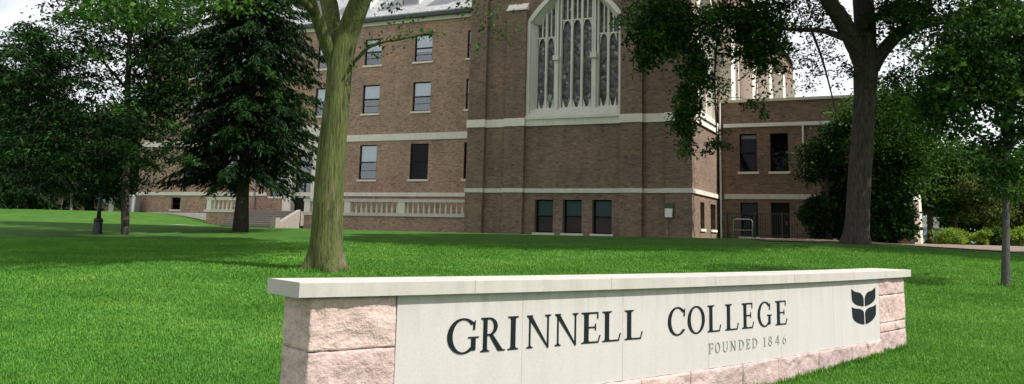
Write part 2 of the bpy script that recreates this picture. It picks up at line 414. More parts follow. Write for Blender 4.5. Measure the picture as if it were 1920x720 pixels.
class Fr:  # a wall's own frame, for windows and trim
    def __init__(s, p, d, n): s.p = np.array(p, float); s.d = np.array(d, float); s.n = np.array(n, float)
    def box(s, mb, s0, s1, o0, o1, z0, z1):  # o = distance outwards
        q = lambda a, o, z: (*(s.p+s.d*a+s.n*o), z)
        mb.hexa([q(s0, o1, z0), q(s1, o1, z0), q(s1, o0, z0), q(s0, o0, z0), q(s0, o1, z1), q(s1, o1, z1), q(s1, o0, z1), q(s0, o0, z1)])
    def quad(s, mb, s0, s1, o, z0, z1):
        q = lambda a, z: (*(s.p+s.d*a+s.n*o), z)
        mb.quad(q(s0, z0), q(s1, z0), q(s1, z1), q(s0, z1))
def window(root, fr, s0, s1, z0, z1, dep=.2, blind=.5, bmat='blind', sill=True, low=None, glass='glass', sillmat='limestone', mun=True):
    t = .07; zm = z0+(z1-z0)*.5
    mb = MB(); o0, o1 = -dep-.02, -dep+.05
    fr.box(mb, s0, s0+t, o0, o1, z0, z1); fr.box(mb, s1-t, s1, o0, o1, z0, z1)
    fr.box(mb, s0+t, s1-t, o0, o1, z0, z0+t); fr.box(mb, s0+t, s1-t, o0, o1, z1-t, z1)
    fr.box(mb, s0+t, s1-t, o0, o1+.012, zm-.04, zm+.04)
    if mun: fr.box(mb, s0+t, s1-t, o0+.01, o1-.015, z0+(zm-z0)*.52-.015, z0+(zm-z0)*.52+.015)
    w_ = mb.build('window', M['frame'], root)
    g = MB(); fr.quad(g, s0+t, s1-t, -dep, z0+t, zm-.04); fr.quad(g, s0+t, s1-t, -dep+.012, zm+.04, z1-t)
    g.build('pane', M[glass], w_)
    if blind:
        b_ = MB(); fr.quad(b_, s0+t, s1-t, -dep-.07, z1-(z1-z0)*blind, z1-t); b_.build('blind', M[bmat], w_)
    if low:
        b_ = MB(); fr.quad(b_, s0+t, s1-t, -dep-.09, z0+t, zm-.04); b_.build('lower_panel', M[low], w_)
    if sill:
        b_ = MB(); fr.box(b_, s0-.11, s1+.11, -dep+.055, .08, z0-.14, z0-.002); b_.build('sill', M[sillmat], w_)
    return w_

# ---- hall with the great window
hall = empty('brick_hall', 'tall brick hall with a great arched traceried window and limestone bands', 'hall', BO, BR)
HW, HL, HE = 14.03, 44.0, 18.2       # width, length, eave height
fF = Fr((0, 0), (1, 0), (0, -1)); fS = Fr((0, 0), (0, 1), (1, 0)); fL = Fr((-HW, HL), (0, -1), (-1, 0))
mb = MB()
bwin = [(-9.48, -8.30), (-7.68, -6.50), (-5.86, -4.68)]
GW = (-10.15, -4.15, 6.95, 15.9)
wall(mb, (0, 0), (1, 0), (0, -1), -HW, 0, -1.2, HE, [(a, b_, .12, 2.06) for a, b_ in bwin]+[GW], .35)
# brick spandrels that fill the corners above the arch
def arch_z(a):
    u = abs(a+7.15)/3.0; return 12.95+2.75*(1-u)**.78 if u < 1 else 12.95
for sgn in (-1, 1):
    pts = [(-7.15+sgn*3.0*k/16, 0, arch_z(-7.15+sgn*3.0*k/16)) for k in range(16, -1, -1)]
    for p0, p1 in zip(pts[:-1], pts[1:]):
        q = [p0, p1, (p1[0], 0, 15.9), (p0[0], 0, 15.9)]
        mb.quad(*q) if sgn < 0 else mb.quad(q[1], q[0], q[3], q[2])
sidewins = [(1.0, 5.9), (8.2, 13.6), (16.0, 21.4), (23.8, 29.2), (31.6, 37.0)]
wall(mb, (0, 0), (0, 1), (1, 0), 0, HL, -1.2, HE, [(1.72, 2.75, .55, 2.06), (4.35, 5.75, .55, 2.06)]+[(a, b_, 6.95, 15.9) for a, b_ in sidewins], .35)
wall(mb, (-HW, HL), (0, -1), (-1, 0), 0, HL, -1.2, HE, [], .3)
wall(mb, (-HW, HL), (1, 0), (0, 1), 0, HW, -1.2, HE, [], .3)
apex = HE+8.5
mb.poly([(-HW, 0, HE), (0, 0, HE), (-HW/2, 0, apex)]); mb.poly([(0, HL, HE), (-HW, HL, HE), (-HW/2, HL, apex)])
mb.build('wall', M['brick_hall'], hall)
rf = MB()
for x0 in (-HW-.35, .35):
    rf.hexa([(x0, .01, HE-.35), (-HW/2, .01, apex+.05), (-HW/2, HL-.01, apex+.05), (x0, HL-.01, HE-.35), (x0, .01, HE-.12), (-HW/2, .01, apex+.3), (-HW/2, HL-.01, apex+.3), (x0, HL-.01, HE-.12)])
rf.build('roof', M['slate'], hall)
bk = MB(); bk.box(-HW+1.2, -1.2, 1.2, HL-1, -1, HE-.5); bk.build('interior', M['interior'], hall)
# buttresses
butt = [(-HW-.02, -12.87, 17.4), (-11.49, -10.18, 13.7), (-4.12, -2.83, 13.7), (-1.47, .02, 17.4)]
for a0, a1, zt in butt:
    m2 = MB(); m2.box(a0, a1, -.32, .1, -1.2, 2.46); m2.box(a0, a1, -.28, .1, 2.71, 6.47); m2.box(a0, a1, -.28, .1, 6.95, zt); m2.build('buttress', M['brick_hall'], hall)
    m3 = MB(); m3.hexa([(a0-.04, -.36, zt), (a1+.04, -.36, zt), (a1+.04, .1, zt), (a0-.04, .1, zt), (a0-.04, -.36, zt+.08), (a1+.04, -.36, zt+.08), (a1+.04, .1, zt+.6), (a0-.04, .1, zt+.6)])
    m3.build('buttress_cap', M['limestone'], hall)
segs = [(-HW-.06, -12.83, .34), (-12.83, -11.53, .07), (-11.53, -10.14, .34), (-10.14, -4.16, .07), (-4.16, -2.79, .34), (-2.79, -1.51, .07), (-1.51, .08, .34)]
lo = MB(); up = MB(); up2 = MB()
for a0, a1, o in segs:
    lo.box(a0, a1, -o-.02, .12, 2.46, 2.71)
    if a1 <= -10.14: up.box(a0, a1, -o, .12, 6.47, 6.95)
    if a0 >= -4.16: up2.box(a0, a1, -o, .12, 6.47, 6.95)
fS.box(lo, .12, 6.48, -.1, .09, 2.46, 2.71); fS.box(up2, .12, 6.48, -.1, .08, 6.47, 6.95)
lo.build('lower_band', M['limestone_weathered'], hall); up.build('upper_band', M['limestone'], hall); up2.build('upper_band', M['limestone'], hall)
fS.box(mb2 := MB(), 6.52, HL, -.1, .08, 8.6, 9.0)
mb2.build('side_band', M['limestone'], hall)
# three cellar windows
for a0, a1 in bwin: window(hall, fF, a0, a1, .12, 2.06, .33, .48, 'blind_green', True, 'interior_brown', 'glass_dark', 'limestone_weathered', False)
for a0, a1 in ((1.72, 2.75), (4.35, 5.75)): window(hall, fS, a0, a1, .55, 2.06, .33, 0, 'blind', True, None, 'glass_dark', 'limestone', False)

def great_window(root, fr, c, hw, lights, zs, zb=7.62, detail=True):
    """stone window: splayed frame, piers, mullions, tracery and leaded glass; c centre, hw half width of the opening"""
    az = lambda u: 12.95+2.75*(1-min(1, abs(u)))**.78
    q = lambda s, o, z: (*(fr.p+fr.d*s+fr.n*o), z)
    st = MB(); D = -.7
    # moulded frame: outer flat ring then splay in to the glass
    K = 18
    outer = [(c-hw, 6.95)]+[(c-hw, 12.95)]+[(c-hw+2*hw*k/(2*K), az(-1+2*k/(2*K))) for k in range(1, 2*K)]+[(c+hw, 12.95), (c+hw, 6.95)]
    def inset(t, dz): 
        out = []
        for s, z in outer:
            u = (s-c)/hw; out.append((c+u*(hw-t), z-(dz if z > 12.95 else 0)))
        return out
    r1 = inset(.16, .17); r2 = inset(.4, .40)
    def band(A, oa, B, ob):
        for i in range(len(A)-1): st.quad(q(A[i][0], oa, A[i][1]), q(A[i+1][0], oa, A[i+1][1]), q(B[i+1][0], ob, B[i+1][1]), q(B[i][0], ob, B[i][1]))
    o0 = [(s+(-.07 if s < c-hw+.01 else .07 if s > c+hw-.01 else 0), z+(.08 if z > 12.95 else 0)) for s, z in outer]
    band(o0, -.1, o0, .07); band(o0, .07, r1, .07); band(r1, .07, r1, -.1); band(r1, -.1, r2, D+.02)
    st.build('window_frame', M['tracery'], root)
    sl = MB()   # stepped sill
    W0, W1 = c-hw-.05, c+hw+.05
    for a, b_, o in ((6.47, 6.86, .10), (6.86, 7.05, .19), (7.05, 7.26, .02), (7.26, 7.44, -.16), (7.44, 7.60, -.38)):
        ins = 0 if a < 7 else .10+(a-7)*.35
        fr.box(sl, W0+ins, W1-ins, -.69, o, a, b_-.002)
    sl.build('sill', M['tracery'], root)
    gl = MB(); P = MB()
    nS = 24
    for k in range(nS):
        s0, s1 = c-hw+.3+(2*hw-.6)*k/nS, c-hw+.3+(2*hw-.6)*(k+1)/nS
        z0_, z1_ = az((s0-c)/hw)-.2, az((s1-c)/hw)-.2
        gl.poly([q(s0, D, 7.5), q(s1, D, 7.5), q(s1, D, z1_), q(s0, D, z0_)])
    gl.build('leaded_glass', M['leaded'], root)
    edges = []
    for i in range(len(lights)-1):
        a, b_ = lights[i][1], lights[i+1][0]; edges.append((a, b_))
        m_ = (a+b_)/2
        zt = az((m_-c)/hw)-.25
        p_ = MB()
        fr.box(p_, a+.1, b_-.1, D+.01, -.22, 7.44, 10.5)
        fr.box(p_, a+.17, b_-.17, D+.01, -.34, 10.78, zt)
        fr.box(p_, a, a+.1, D+.01, -.45, 7.44, zt); fr.box(p_, b_-.1, b_, D+.01, -.45, 7.44, zt)
        fr.box(p_, a+.04, b_-.04, D+.01, -.08, 10.5, 10.78)
        p_.build('pier', M['tracery'], root)
    mu = MB()
    for (a, b_, n), zt in zip(lights, zs):
        wl = (b_-a)/n
        for k in range(1, n):
            x = a+wl*k; fr.box(mu, x-.065, x+.065, D+.01, -.5, 7.44, az((x-c)/hw)-.25)
        fr.box(mu, a, b_, D+.01, -.52, zt+.22, zt+.30)
        for k in range(n):   # cusped heads and the thin upper lights
            x0, x1 = a+wl*k+.06, a+wl*(k+1)-.06; xm = (x0+x1)/2; r = (x1-x0)/2
            for e in range(6):
                t0, t1 = e/6, (e+1)/6
                h0, h1 = zt-.38+.6*math.sqrt(max(0, 1-(1-t0)**2)), zt-.38+.6*math.sqrt(max(0, 1-(1-t1)**2))
                for sg in (-1, 1):
                    xa, xb = xm-sg*r*(1-t0), xm-sg*r*(1-t1)
                    mu.quad(q(xa, -.56, h0), q(xb, -.56, h1), q(xb, -.56, zt+.22), q(xa, -.56, zt+.22))
            zt2 = az((xm-c)/hw)-.3
            if zt2 > zt+.6: fr.box(mu, xm-.035, xm+.035, D+.01, -.56, zt+.30, zt2)
        fr.box(mu, a-.01, b_+.01, D+.02, -.53, 7.44, 7.62)
        for k in range(n):   # pale gabled panels at the foot of each light
            x0, x1 = a+wl*k+.07, a+wl*(k+1)-.07; xm = (x0+x1)/2
            mu.poly([q(x0, -.585, 7.60), q(xm-.05, -.585, 7.60), q(x0+.02, -.585, 8.15)]); mu.poly([q(xm+.05, -.585, 7.60), q(x1, -.585, 7.60), q(x1-.02, -.585, 8.15)])
    mu.build('mullions', M['tracery'], root)
great = great_window(hall, fF, -7.15, 3.0, [(-9.72, -8.58, 2), (-8.13, -6.17, 3), (-5.72, -4.58, 2)], [11.75, 12.75, 11.75])
for a, b_ in sidewins:
    c_ = (a+b_)/2; h_ = (b_-a)/2; k = h_/3.0
    great_window(hall, fS, c_, h_, [(c_-2.57*k, c_-1.43*k, 2), (c_-.98*k, c_+.98*k, 3), (c_+1.43*k, c_+2.57*k, 2)], [11.75, 12.75, 11.75])
m2 = MB()
for b0 in (6.55, 14.2, 22.0, 29.8, 37.6):
    fS.box(m2, b0, b0+1.2, -.1, .9, 8.6 if b0 < 13 else -1, 14.5)
m2.build('side_buttress', M['limestone'], hall)
pp = MB(); pp.tube([(.2, 6.33, -.1), (.2, 6.33, 8.4)], [.06, .06], 8); pp.build('downpipe', M['metal_white'], hall)

# ---- residence wing
wing = empty('residence_wing', 'long brick wing with rows of sash windows under a slate roof', 'building', BO, BR)
WB = 5.0; WA0, WA1 = -48.3, -HW-.02; WE = 15.15
fW = Fr((0, WB), (1, 0), (0, -1))
cols = [-17.12-4.36*k for k in range(7)]
holes = []; spec = []
for k, a in enumerate(cols):
    for r_, (z0, z1) in enumerate(((3.66, 6.2), (8.53, 10.66), (12.16, 14.16))):
        if k == 3 and r_ == 0: continue        # portal
        if k == 4 and r_ == 0: continue
        a0 = a-.0 if r_ < 2 else a
        holes.append((a0, a0+1.5, z0, z1)); bl = [.5, .5, .52][r_] if (k*3+r_) % 5 else .62
        spec.append((a0, a0+1.5, z0, z1, 0 if (k, r_) in ((1, 0), (0, 0), (6, 0)) else bl))
extra = [(-44.3, -43.3, 1.3, 2.28), (-40.5, -39.6, 1.3, 2.2), (-34.05, -32.85, 2.4, 4.15)]
holes += extra
wb = MB(); wall(wb, (0, WB), (1, 0), (0, -1), WA0, WA1, -1.2, WE, holes, .22)
wall(wb, (WA0, WB), (0, -1), (-1, 0), -13, 0, -1.2, WE, [], .2)
wall(wb, (WA0, WB+13), (1, 0), (0, 1), 0, WA1-WA0, -1.2, WE, [], .2)
wb.build('wall', M['brick'], wing)
ib = MB(); ib.box(WA0+.9, WA1-.3, WB+.9, WB+12.4, -1, WE-.4); ib.build('interior', M['interior'], wing)
for s in spec: window(wing, fW, *s[:4], .14, s[4], glass='glass' if s[4] else 'glass_dark')
for i, s in enumerate(extra): window(wing, fW, *s, .2, .45 if i == 2 else 0, glass='glass' if i == 2 else 'glass_dark', mun=False)
tb = MB(); fW.box(tb, WA0-.06, WA1, -.1, .07, 6.47, 6.95); tb.build('upper_band', M['limestone'], wing)
tb = MB(); fW.box(tb, WA0-.08, -34.25, -.1, .09, 2.45, 2.72); fW.box(tb, -32.6, WA1, -.1, .09, 2.45, 2.72); tb.build('lower_band', M['limestone'], wing)
tb = MB(); fW.box(tb, WA0-.1, WA1, -.1, .12, WE-.02, WE+.26); tb.build('cornice', M['limestone'], wing)
tb = MB(); fW.box(tb, WA0-.3, WA1, -.1, .45, WE+.262, WE+.5); tb.build('gutter', M['gutter'], wing)
tb = MB(); fW.box(tb, -46.9, -38.2, -.1, .06, .3, 1.04); tb.build('plinth', M['limestone'], wing)
rb = MB(); rz = WE+.5
rb.hexa([(WA0-.3, WB-.35, rz), (WA1, WB-.35, rz), (WA1, WB+6.5, rz+6.6), (WA0-.3, WB+6.5, rz+6.6), (WA0-.3, WB-.35, rz+.12), (WA1, WB-.35, rz+.12), (WA1, WB+6.5, rz+6.75), (WA0-.3, WB+6.5, rz+6.75)])
rb.hexa([(WA0-.3, WB+6.5, rz+6.6), (WA1, WB+6.5, rz+6.6), (WA1, WB+13.3, rz), (WA0-.3, WB+13.3, rz), (WA0-.3, WB+6.5, rz+6.75), (WA1, WB+6.5, rz+6.75), (WA1, WB+13.3, rz+.12), (WA0-.3, WB+13.3, rz+.12)])
roof = rb.build('roof', M['slate'], wing)
for k in range(7):
    a = -18.9-4.36*k
    d_ = MB(); d_.box(a, a+.16, WB+.55, WB+3, rz+.7, rz+3); d_.box(a+1.5, a+1.66, WB+.55, WB+3, rz+.7, rz+3); d_.box(a+.16, a+1.5, WB+.55, WB+.7, rz+.7, rz+1.05); d_.box(a+.16, a+1.5, WB+.55, WB+.7, rz+2.75, rz+3)
    dm = d_.build('dormer', M['frame_pale'], wing)
    g_ = MB(); g_.quad((a+.16, WB+.66, rz+1.05), (a+1.5, WB+.66, rz+1.05), (a+1.5, WB+.66, rz+2.75), (a+.16, WB+.66, rz+2.75)); g_.build('pane', M['glass'], dm)
    h_ = MB(); h_.hexa([(a-.15, WB+.35, rz+3), (a+1.81, WB+.35, rz+3), (a+1.81, WB+4.2, rz+3), (a-.15, WB+4.2, rz+3), (a+.8, WB+.35, rz+3.9), (a+.86, WB+.35, rz+3.9), (a+.86, WB+4.2, rz+3.9), (a+.8, WB+4.2, rz+3.9)]); h_.build('dormer_roof', M['slate'], dm)
po = MB()   # entrance portal of limestone
for a, b_ in ((-32.3, -31.5), (-29.7, -28.9)): fW.box(po, a, b_, -.1, .55, 1.2, 5.6)
fW.box(po, -32.5, -28.7, -.1, .62, 5.6, 6.46); fW.box(po, -32.0, -29.2, -.1, .35, 6.96, 7.75)
pt = po.build('entrance_portal', M['limestone'], wing)
dr = MB(); fW.box(dr, -31.5, -29.7, .0, .08, 1.25, 5.6); dd = dr.build('door', M['frame'], pt)
dg = MB(); fW.quad(dg, -31.3, -30.7, .085, 2.3, 3.4); fW.quad(dg, -30.5, -29.9, .085, 2.3, 3.4); fW.quad(dg, -31.3, -29.9, .085, 3.8, 5.4)
dg.build('pane', M['glass'], pt)
dp = MB(); dp.tube([(-35.45, WB-.12, .1), (-35.45, WB-.12, WE+.2)], [.07, .07], 8); dp.build('downpipe', M['metal_grey'], wing)

# ---- low annex to the right
annex = empty('low_annex', 'low flat roofed brick annex partly hidden behind the dark leaning trunk', 'building', BO, BR)
AB = 6.5; AA0, AA1, AE = .1, 10.7, 8.42
fA = Fr((0, AB), (1, 0), (0, -1))
ah = [(1.34, 2.38, 4.12, 6.45), (3.16, 4.22, 4.12, 6.45), (1.34, 2.38, .2, 2.24), (3.14, 4.22, 0, 2.25), (6.3, 7.4, .2, 2.24), (6.3, 7.4, 4.12, 6.45), (8.3, 9.4, 4.12, 6.45)]
ab = MB(); wall(ab, (0, AB), (1, 0), (0, -1), AA0, AA1, -1.2, AE, ah, .25)
wall(ab, (AA1, AB), (0, 1), (1, 0), 0, 16, -1.2, AE, [], .2); wall(ab, (AA1, AB+16), (-1, 0), (0, 1), 0, AA1-AA0, -1.2, AE, [], .2)
ab.box(AA0+.05, AA1-.05, AB+.05, AB+15.9, AE-.7, AE-.5)
ab.build('wall', M['brick_hall'], annex)  # the darker brick colour carries the shade under the trees
ib = MB(); ib.box(AA0+.6, AA1-.9, AB+.9, AB+15.5, -1, AE-.8); ib.build('interior', M['interior'], annex)
for i, h in enumerate(ah):
    if i == 3: continue
    window(annex, fA, *h, .23, .12 if i == 0 else 0, glass='glass_dark', mun=False)
dr = MB(); fA.box(dr, 3.2, 4.16, -.25, -.18, 0, 2.2); ad = dr.build('door', M['frame'], annex)
hn = MB(); fA.box(hn, 4.0, 4.06, -.18, -.1, .95, 1.15); hn.build('handle', M['metal_grey'], ad)
tb = MB(); tb.box(AA0, AA1+.12, AB-.12, AB+.3, AE, AE+.16); tb.box(AA1-.3, AA1+.12, AB+.3, AB+16, AE, AE+.16); tb.build('coping', M['limestone_weathered'], annex)
tb = MB(); fA.box(tb, AA0+.3, 6.7, -.05, .16, 6.86, 7.08); tb.build('gutter', M['metal_white'], annex)
tb = MB(); fA.box(tb, AA0+.3, AA1, -.1, .08, 2.46, 2.76); tb.build('lower_band', M['limestone_weathered'], annex)
tb = MB(); tb.tube([(5.1, AB-.1, 3.9), (5.1, AB-.1, 6.86)], [.06, .06], 8); tb.build('downpipe', M['metal_white'], annex)

# ---- terrace in front of the wing
terr = empty('terrace_balustrade', 'stone balustrade on a low brick terrace wall left of the hall', 'balustrade', BO, BR)
TB = 2.5
fT = Fr((0, TB), (1, 0), (0, -1))
def balustrade(root, fr, a0, a1, posts, zb, zt, wall_to, spacing=.42):
    m_ = MB(); fr.box(m_, a0, a1, -.4, .0, wall_to, zb-.02); m_.build('terrace_wall', M['brick'], root)
    m_ = MB(); fr.box(m_, a0-.05, a1+.03, -.45, .09, zb-.018, zb+.2); m_.build('bottom_rail', M['limestone_weathered'], root)
    m_ = MB(); fr.box(m_, a0-.05, a1+.03, -.43, .07, zt-.2, zt); m_.build('top_rail', M['limestone_weathered'], root)
    pm = []
    for p0, p1 in posts:
        m_ = MB(); fr.box(m_, p0, p1, -.4, .04, zb+.2, zt-.2); m_.build('post', M['limestone'], root); pm.append((p0, p1))
    x = a0+.2; first = None
    prof = [(.085, zb+.2), (.085, zb+.27), (.055, zb+.3), (.105, zb+.45), (.06, zb+.62), (.05, zt-.3), (.085, zt-.26), (.085, zt-.2)]
    while x < a1-.1:
        if not any(p0-.1 < x < p1+.1 for p0, p1 in pm):
            c_ = fr.p+fr.d*x-fr.n*.17
            if first is None:
                first = MB().lathe(prof, 8).build('baluster', M['limestone'], root, True); first.location = (c_[0], c_[1], 0)
            else:
                o = first.copy(); COL.objects.link(o); o.parent = root; o.location = (c_[0], c_[1], 0)
        x += spacing
balustrade(terr, fT, -28.6, -14.1, [(-28.6, -28.1), (-25.1, -24.6), (-20.7, -20.15), (-14.6, -14.15)], 1.0, 2.14, -1)
fl = MB(); fl.box(-28.6, -14.1, TB+.41, WB-.02, -1, .98); fl.build('terrace_floor', M['concrete'], terr)
terr2 = empty('entrance_balustrade', 'short stone balustrade beside the entrance steps behind the conifer trunk', 'balustrade', BO, BR)
balustrade(terr2, fT, -37.9, -34.4, [(-37.9, -37.45), (-34.85, -34.4)], 1.1, 2.2, -1)
fl = MB(); fl.box(-37.9, -34.4, TB+.41, WB-.02, -1, 1.08); fl.build('terrace_floor', M['concrete'], terr2)
steps = empty('entrance_steps', 'flight of worn stone steps up to the wing entrance', 'steps', BO, BR)
for k in range(8):
    m_ = MB(); m_.box(-34.35, -29.2, .3+k*.32, WB-.03 if k == 7 else .3+(k+1)*.32+.02, -.6, .155*(k+1)-.06); m_.box(-34.36, -29.19, .22+k*.32, WB-.04 if k == 7 else .3+(k+1)*.32-.002, .155*(k+1)-.058, .155*(k+1)); m_.build('step', M['step'], steps)
for a in (-29.18,):
    m_ = MB(); m_.hexa([(a, .2, -.6), (a+.35, .2, -.6), (a+.35, 2.45, -.6), (a, 2.45, -.6), (a, .2, .35), (a+.35, .2, .35), (a+.35, 2.45, 1.35), (a, 2.45, 1.35)])
    m_.box(a-.05, a+.4, -.25, .19, -.6, .7); m_.build('side_wall', M['step'], steps)

# utility box on the hall wall, cabinet by the wing's far end
ub = empty('meter_box', 'small white meter box on a green plate on the hall wall', 'box', bw(-1.24, -.34, 1.1), BR)
m_ = MB(); m_.box(-.26, .26, -.06, -.002, -.02, .78); m_.build('back_plate', M['green_box'], ub)
m_ = MB(); m_.box(-.2, .2, -.22, -.06, .0, .48); m_.build('case', M['metal_white'], ub, bevel=.02)
m_ = MB(); m_.tube([(0, -.1, -.04), (0, -.1, -1.4)], [.025, .025], 6); m_.build('conduit', M['metal_dark'], ub)
def ground_b(a, b_): 
    p = bw(a, b_); return np.array([p[0], p[1], gzf(p[0], p[1])])
cabp = ground_b(-47.7, 4.0)
cb = empty('utility_cabinet', 'pale grey utility cabinet beside the far end of the brick wing', 'cabinet', cabp, BR)
m_ = MB(); m_.box(-.55, .55, -.4, .4, -.1, 1.35); m_.build('case', M['metal_grey'], cb, bevel=.03)
m_ = MB(); m_.box(-.5, -.02, -.43, -.405, .1, 1.25); m_.box(.02, .5, -.43, -.405, .1, 1.25); m_.build('door', M['metal_grey'], cb)
m_ = MB(); m_.box(-.6, .6, -.45, .45, 1.352, 1.42); m_.build('lid', M['metal_white'], cb)

# iron fence in front of the annex
fe = empty('iron_railing', 'black iron railing before the annex basement windows', 'fence', BO, BR)
m_ = MB(); FB = 4.6
for z in (.25, 1.5): m_.box(.9, 5.6, FB-.02, FB+.02, z, z+.05)
m_.build('rail', M['metal_dark'], fe)
for k in range(4):
    m_ = MB(); m_.box(.9+k*1.55, .98+k*1.55, FB-.045, FB+.045, -.4, 1.62); m_.build('post', M['metal_dark'], fe)
b0 = None
for k in range(34):
    x = 1.08+k*.135
    if b0 is None:
        m_ = MB(); m_.box(-.011, .011, -.011, .011, .05, 1.56); b0 = m_.build('bar', M['metal_dark'], fe); b0.location = (x, FB, 0)
    else:
        o = b0.copy(); COL.objects.link(o); o.parent = fe; o.location = (x, FB, 0)
hr = empty('pipe_guard', 'pale bent pipe guard in front of the dark annex basement', 'guard rail', bw(1.4, 3.9), BR)
m_ = MB(); m_.tube([(0, 0, -.4), (0, 0, 1.05), (.06, 0, 1.14), (.14, 0, 1.17), (.95, 0, 1.17), (1.03, 0, 1.14), (1.09, 0, 1.05), (1.09, 0, -.4)], [.026]*8, 8); m_.build('pipe', M['metal_grey'], hr, True)
m_ = MB(); m_.tube([(0, 0, .55), (1.09, 0, .55)], [.025]*2, 6); m_.build('crossbar', M['metal_grey'], hr)

# ------------------------------------------------------------------ monument sign
P0, P1 = np.array([-1.443, 6.048]), np.array([6.124, 13.178]); SAG = .32
CL = float(np.linalg.norm(P1-P0)); RAD = CL*CL/(8*SAG)+SAG/2
st_ = (P1-P0)/CL; sn_ = np.array([st_[1], -st_[0]]); SC = (P0+P1)/2+sn_*(SAG-RAD)
mid = (P0+P1)/2+sn_*SAG
SIGN_RZ = math.atan2(st_[1], st_[0])
sign = empty('monument_sign', 'long curved stone sign wall with dark lettering and a leaf emblem', 'sign', (mid[0], mid[1], 0), SIGN_RZ)
def sp(s, b_, z):   # s along the arc, b_ depth behind the cap's front edge, in the sign's own frame
    th = s/RAD; r = RAD-b_
    return (r*math.sin(th), -(r*math.cos(th)-RAD), z)
def curved_box(mb, s0, s1, b0, b1, z0, z1, n=None):
    n = n or max(1, int((s1-s0)/.25)); i0 = len(mb.v)
    for k in range(n+1):
        s = s0+(s1-s0)*k/n
        mb.v += [sp(s, b0, z0), sp(s, b1, z0), sp(s, b1, z1), sp(s, b0, z1)]
    for k in range(n):
        a = i0+4*k; b_ = a+4
        for j in range(4):
            j2 = (j+1) % 4; mb.f.append((a+j, a+j2, b_+j2, b_+j)[::-1])
    mb.f.append((i0, i0+1, i0+2, i0+3)[::-1]); e = i0+4*n; mb.f.append((e, e+1, e+2, e+3))
SE = 5.2115; ZC = 1.08; TH = .60
cj = [-SE, -3.72, -2.16, -.55, 1.1, 2.8, 4.0, SE]
for a, b_ in zip(cj[:-1], cj[1:]):
    m_ = MB(); curved_box(m_, a+(.0007 if a > -SE else 0), b_-(.0007 if b_ < SE else 0), 0, TH, ZC+.002, ZC+.105)
    m_.build('cap_stone', M['sign_cap'], sign, bevel=.0025)
pj = [-4.40, -3.18, -1.95, -.62, .85, 2.235, 3.84]
for a, b_ in zip(pj[:-1], pj[1:]):
    m_ = MB(); curved_box(m_, a+.0007, b_-.0007, .05, .3, .255, ZC)
    m_.build('limestone_panel', M['sign_panel'], sign, bevel=.0012)
m_ = MB(); curved_box(m_, -5.0, 4.95, .13, .47, -.3, ZC-.002, 40); m_.build('core', M['mortar'], sign)
def rock_block(s0, s1, b0, b1, z0, z1, seed):
    g = .0008; s0 += g; s1 -= g; z0 += g; z1 -= g
    st = .022
    ns, nb, nz = max(2, int((s1-s0)/st)), max(2, int((b1-b0)/(st*1.6))), max(2, int((z1-z0)/st))
    ids = {}; V = []; Fc = []
    def vid(i, j, k):
        key = (i, j, k)
        if key not in ids:
            s = s0+(s1-s0)*i/ns; b_ = b0+(b1-b0)*j/nb; z = z0+(z1-z0)*k/nz
            p = Vector((s*1.0+seed*7.1, b_*1.0, z*1.0))
            d1 = noise.fractal(p*2.6, 1.0, 2.0, 5); d2 = noise.noise(p*11); d3 = abs(noise.noise(Vector((p.x*1.3, p.y, p.z*7+d1))))
            d4 = noise.noise(p*26); rg = abs(noise.noise(p*5.5+Vector((3, 1, 2)))); d = .024*d1+.007*d2+.0022*d4-.006*max(0, .09-rg)/.09-.014*max(0, .05-d3)/.05
            e_ = lambda t, n: min(t, n-t)*st
            edge = lambda a, c: math.exp(-min(a, c)/.035)
            out_s = -1 if i == 0 else 1 if i == ns else 0; out_b = -1 if j == 0 else 1 if j == nb else 0; out_z = -1 if k == 0 else 1 if k == nz else 0
            ds = 0; db = 0
            ez = min(k, nz-k)*(z1-z0)/nz; es = min(i, ns-i)*(s1-s0)/ns; eb = min(j, nb-j)*(b1-b0)/nb
            if out_b: db = out_b*(d*min(1, (min(ez, es)+.012)/.05)+.004-.006*math.exp(-min(ez, es)/.010))
            if out_s: ds = out_s*(d*min(1, (min(ez, eb)+.012)/.05)+.004-.006*math.exp(-min(ez, eb)/.010))
            V.append(sp(s+ds, b_+db, z+(.006*d2 if out_z else 0)))
            ids[key] = len(V)-1
        return ids[key]
    def grid(n1, n2, f, flip):
        for i in range(n1):
            for j in range(n2):
                q = (f(i, j), f(i+1, j), f(i+1, j+1), f(i, j+1)); Fc.append(q[::-1] if flip else q)
    grid(ns, nz, lambda i, k: vid(i, 0, k), False); grid(ns, nz, lambda i, k: vid(i, nb, k), True)
    grid(nb, nz, lambda j, k: vid(0, j, k), True); grid(nb, nz, lambda j, k: vid(ns, j, k), False)
    grid(ns, nb, lambda i, j: vid(i, j, nz), False); grid(ns, nb, lambda i, j: vid(i, j, 0), True)
    m_ = MB(); m_.v = V; m_.f = Fc; return m_.build('rock_block', M['rock'], sign, True)
blocks = [(-5.10, -4.40, -.3, .30), (-5.10, -4.40, .30, .70), (-5.10, -4.40, .70, 1.075),
          (3.85, 5.02, -.3, .33), (3.85, 4.5, .33, .46), (4.5, 5.02, .33, .46), (3.85, 5.02, .46, .84), (3.85, 5.02, .84, 1.075)]
for i, (a, b_, c, d) in enumerate(blocks): rock_block(a, b_, .052, .53, c, d, i)
bj = [-4.40, -3.5, -2.7, -1.7, -.95, .0, .75, 1.75, 2.75, 3.3, 3.85]
for i, (a, b_) in enumerate(zip(bj[:-1], bj[1:])): rock_block(a, b_, .036, .53, -.3, .253, 20+i)

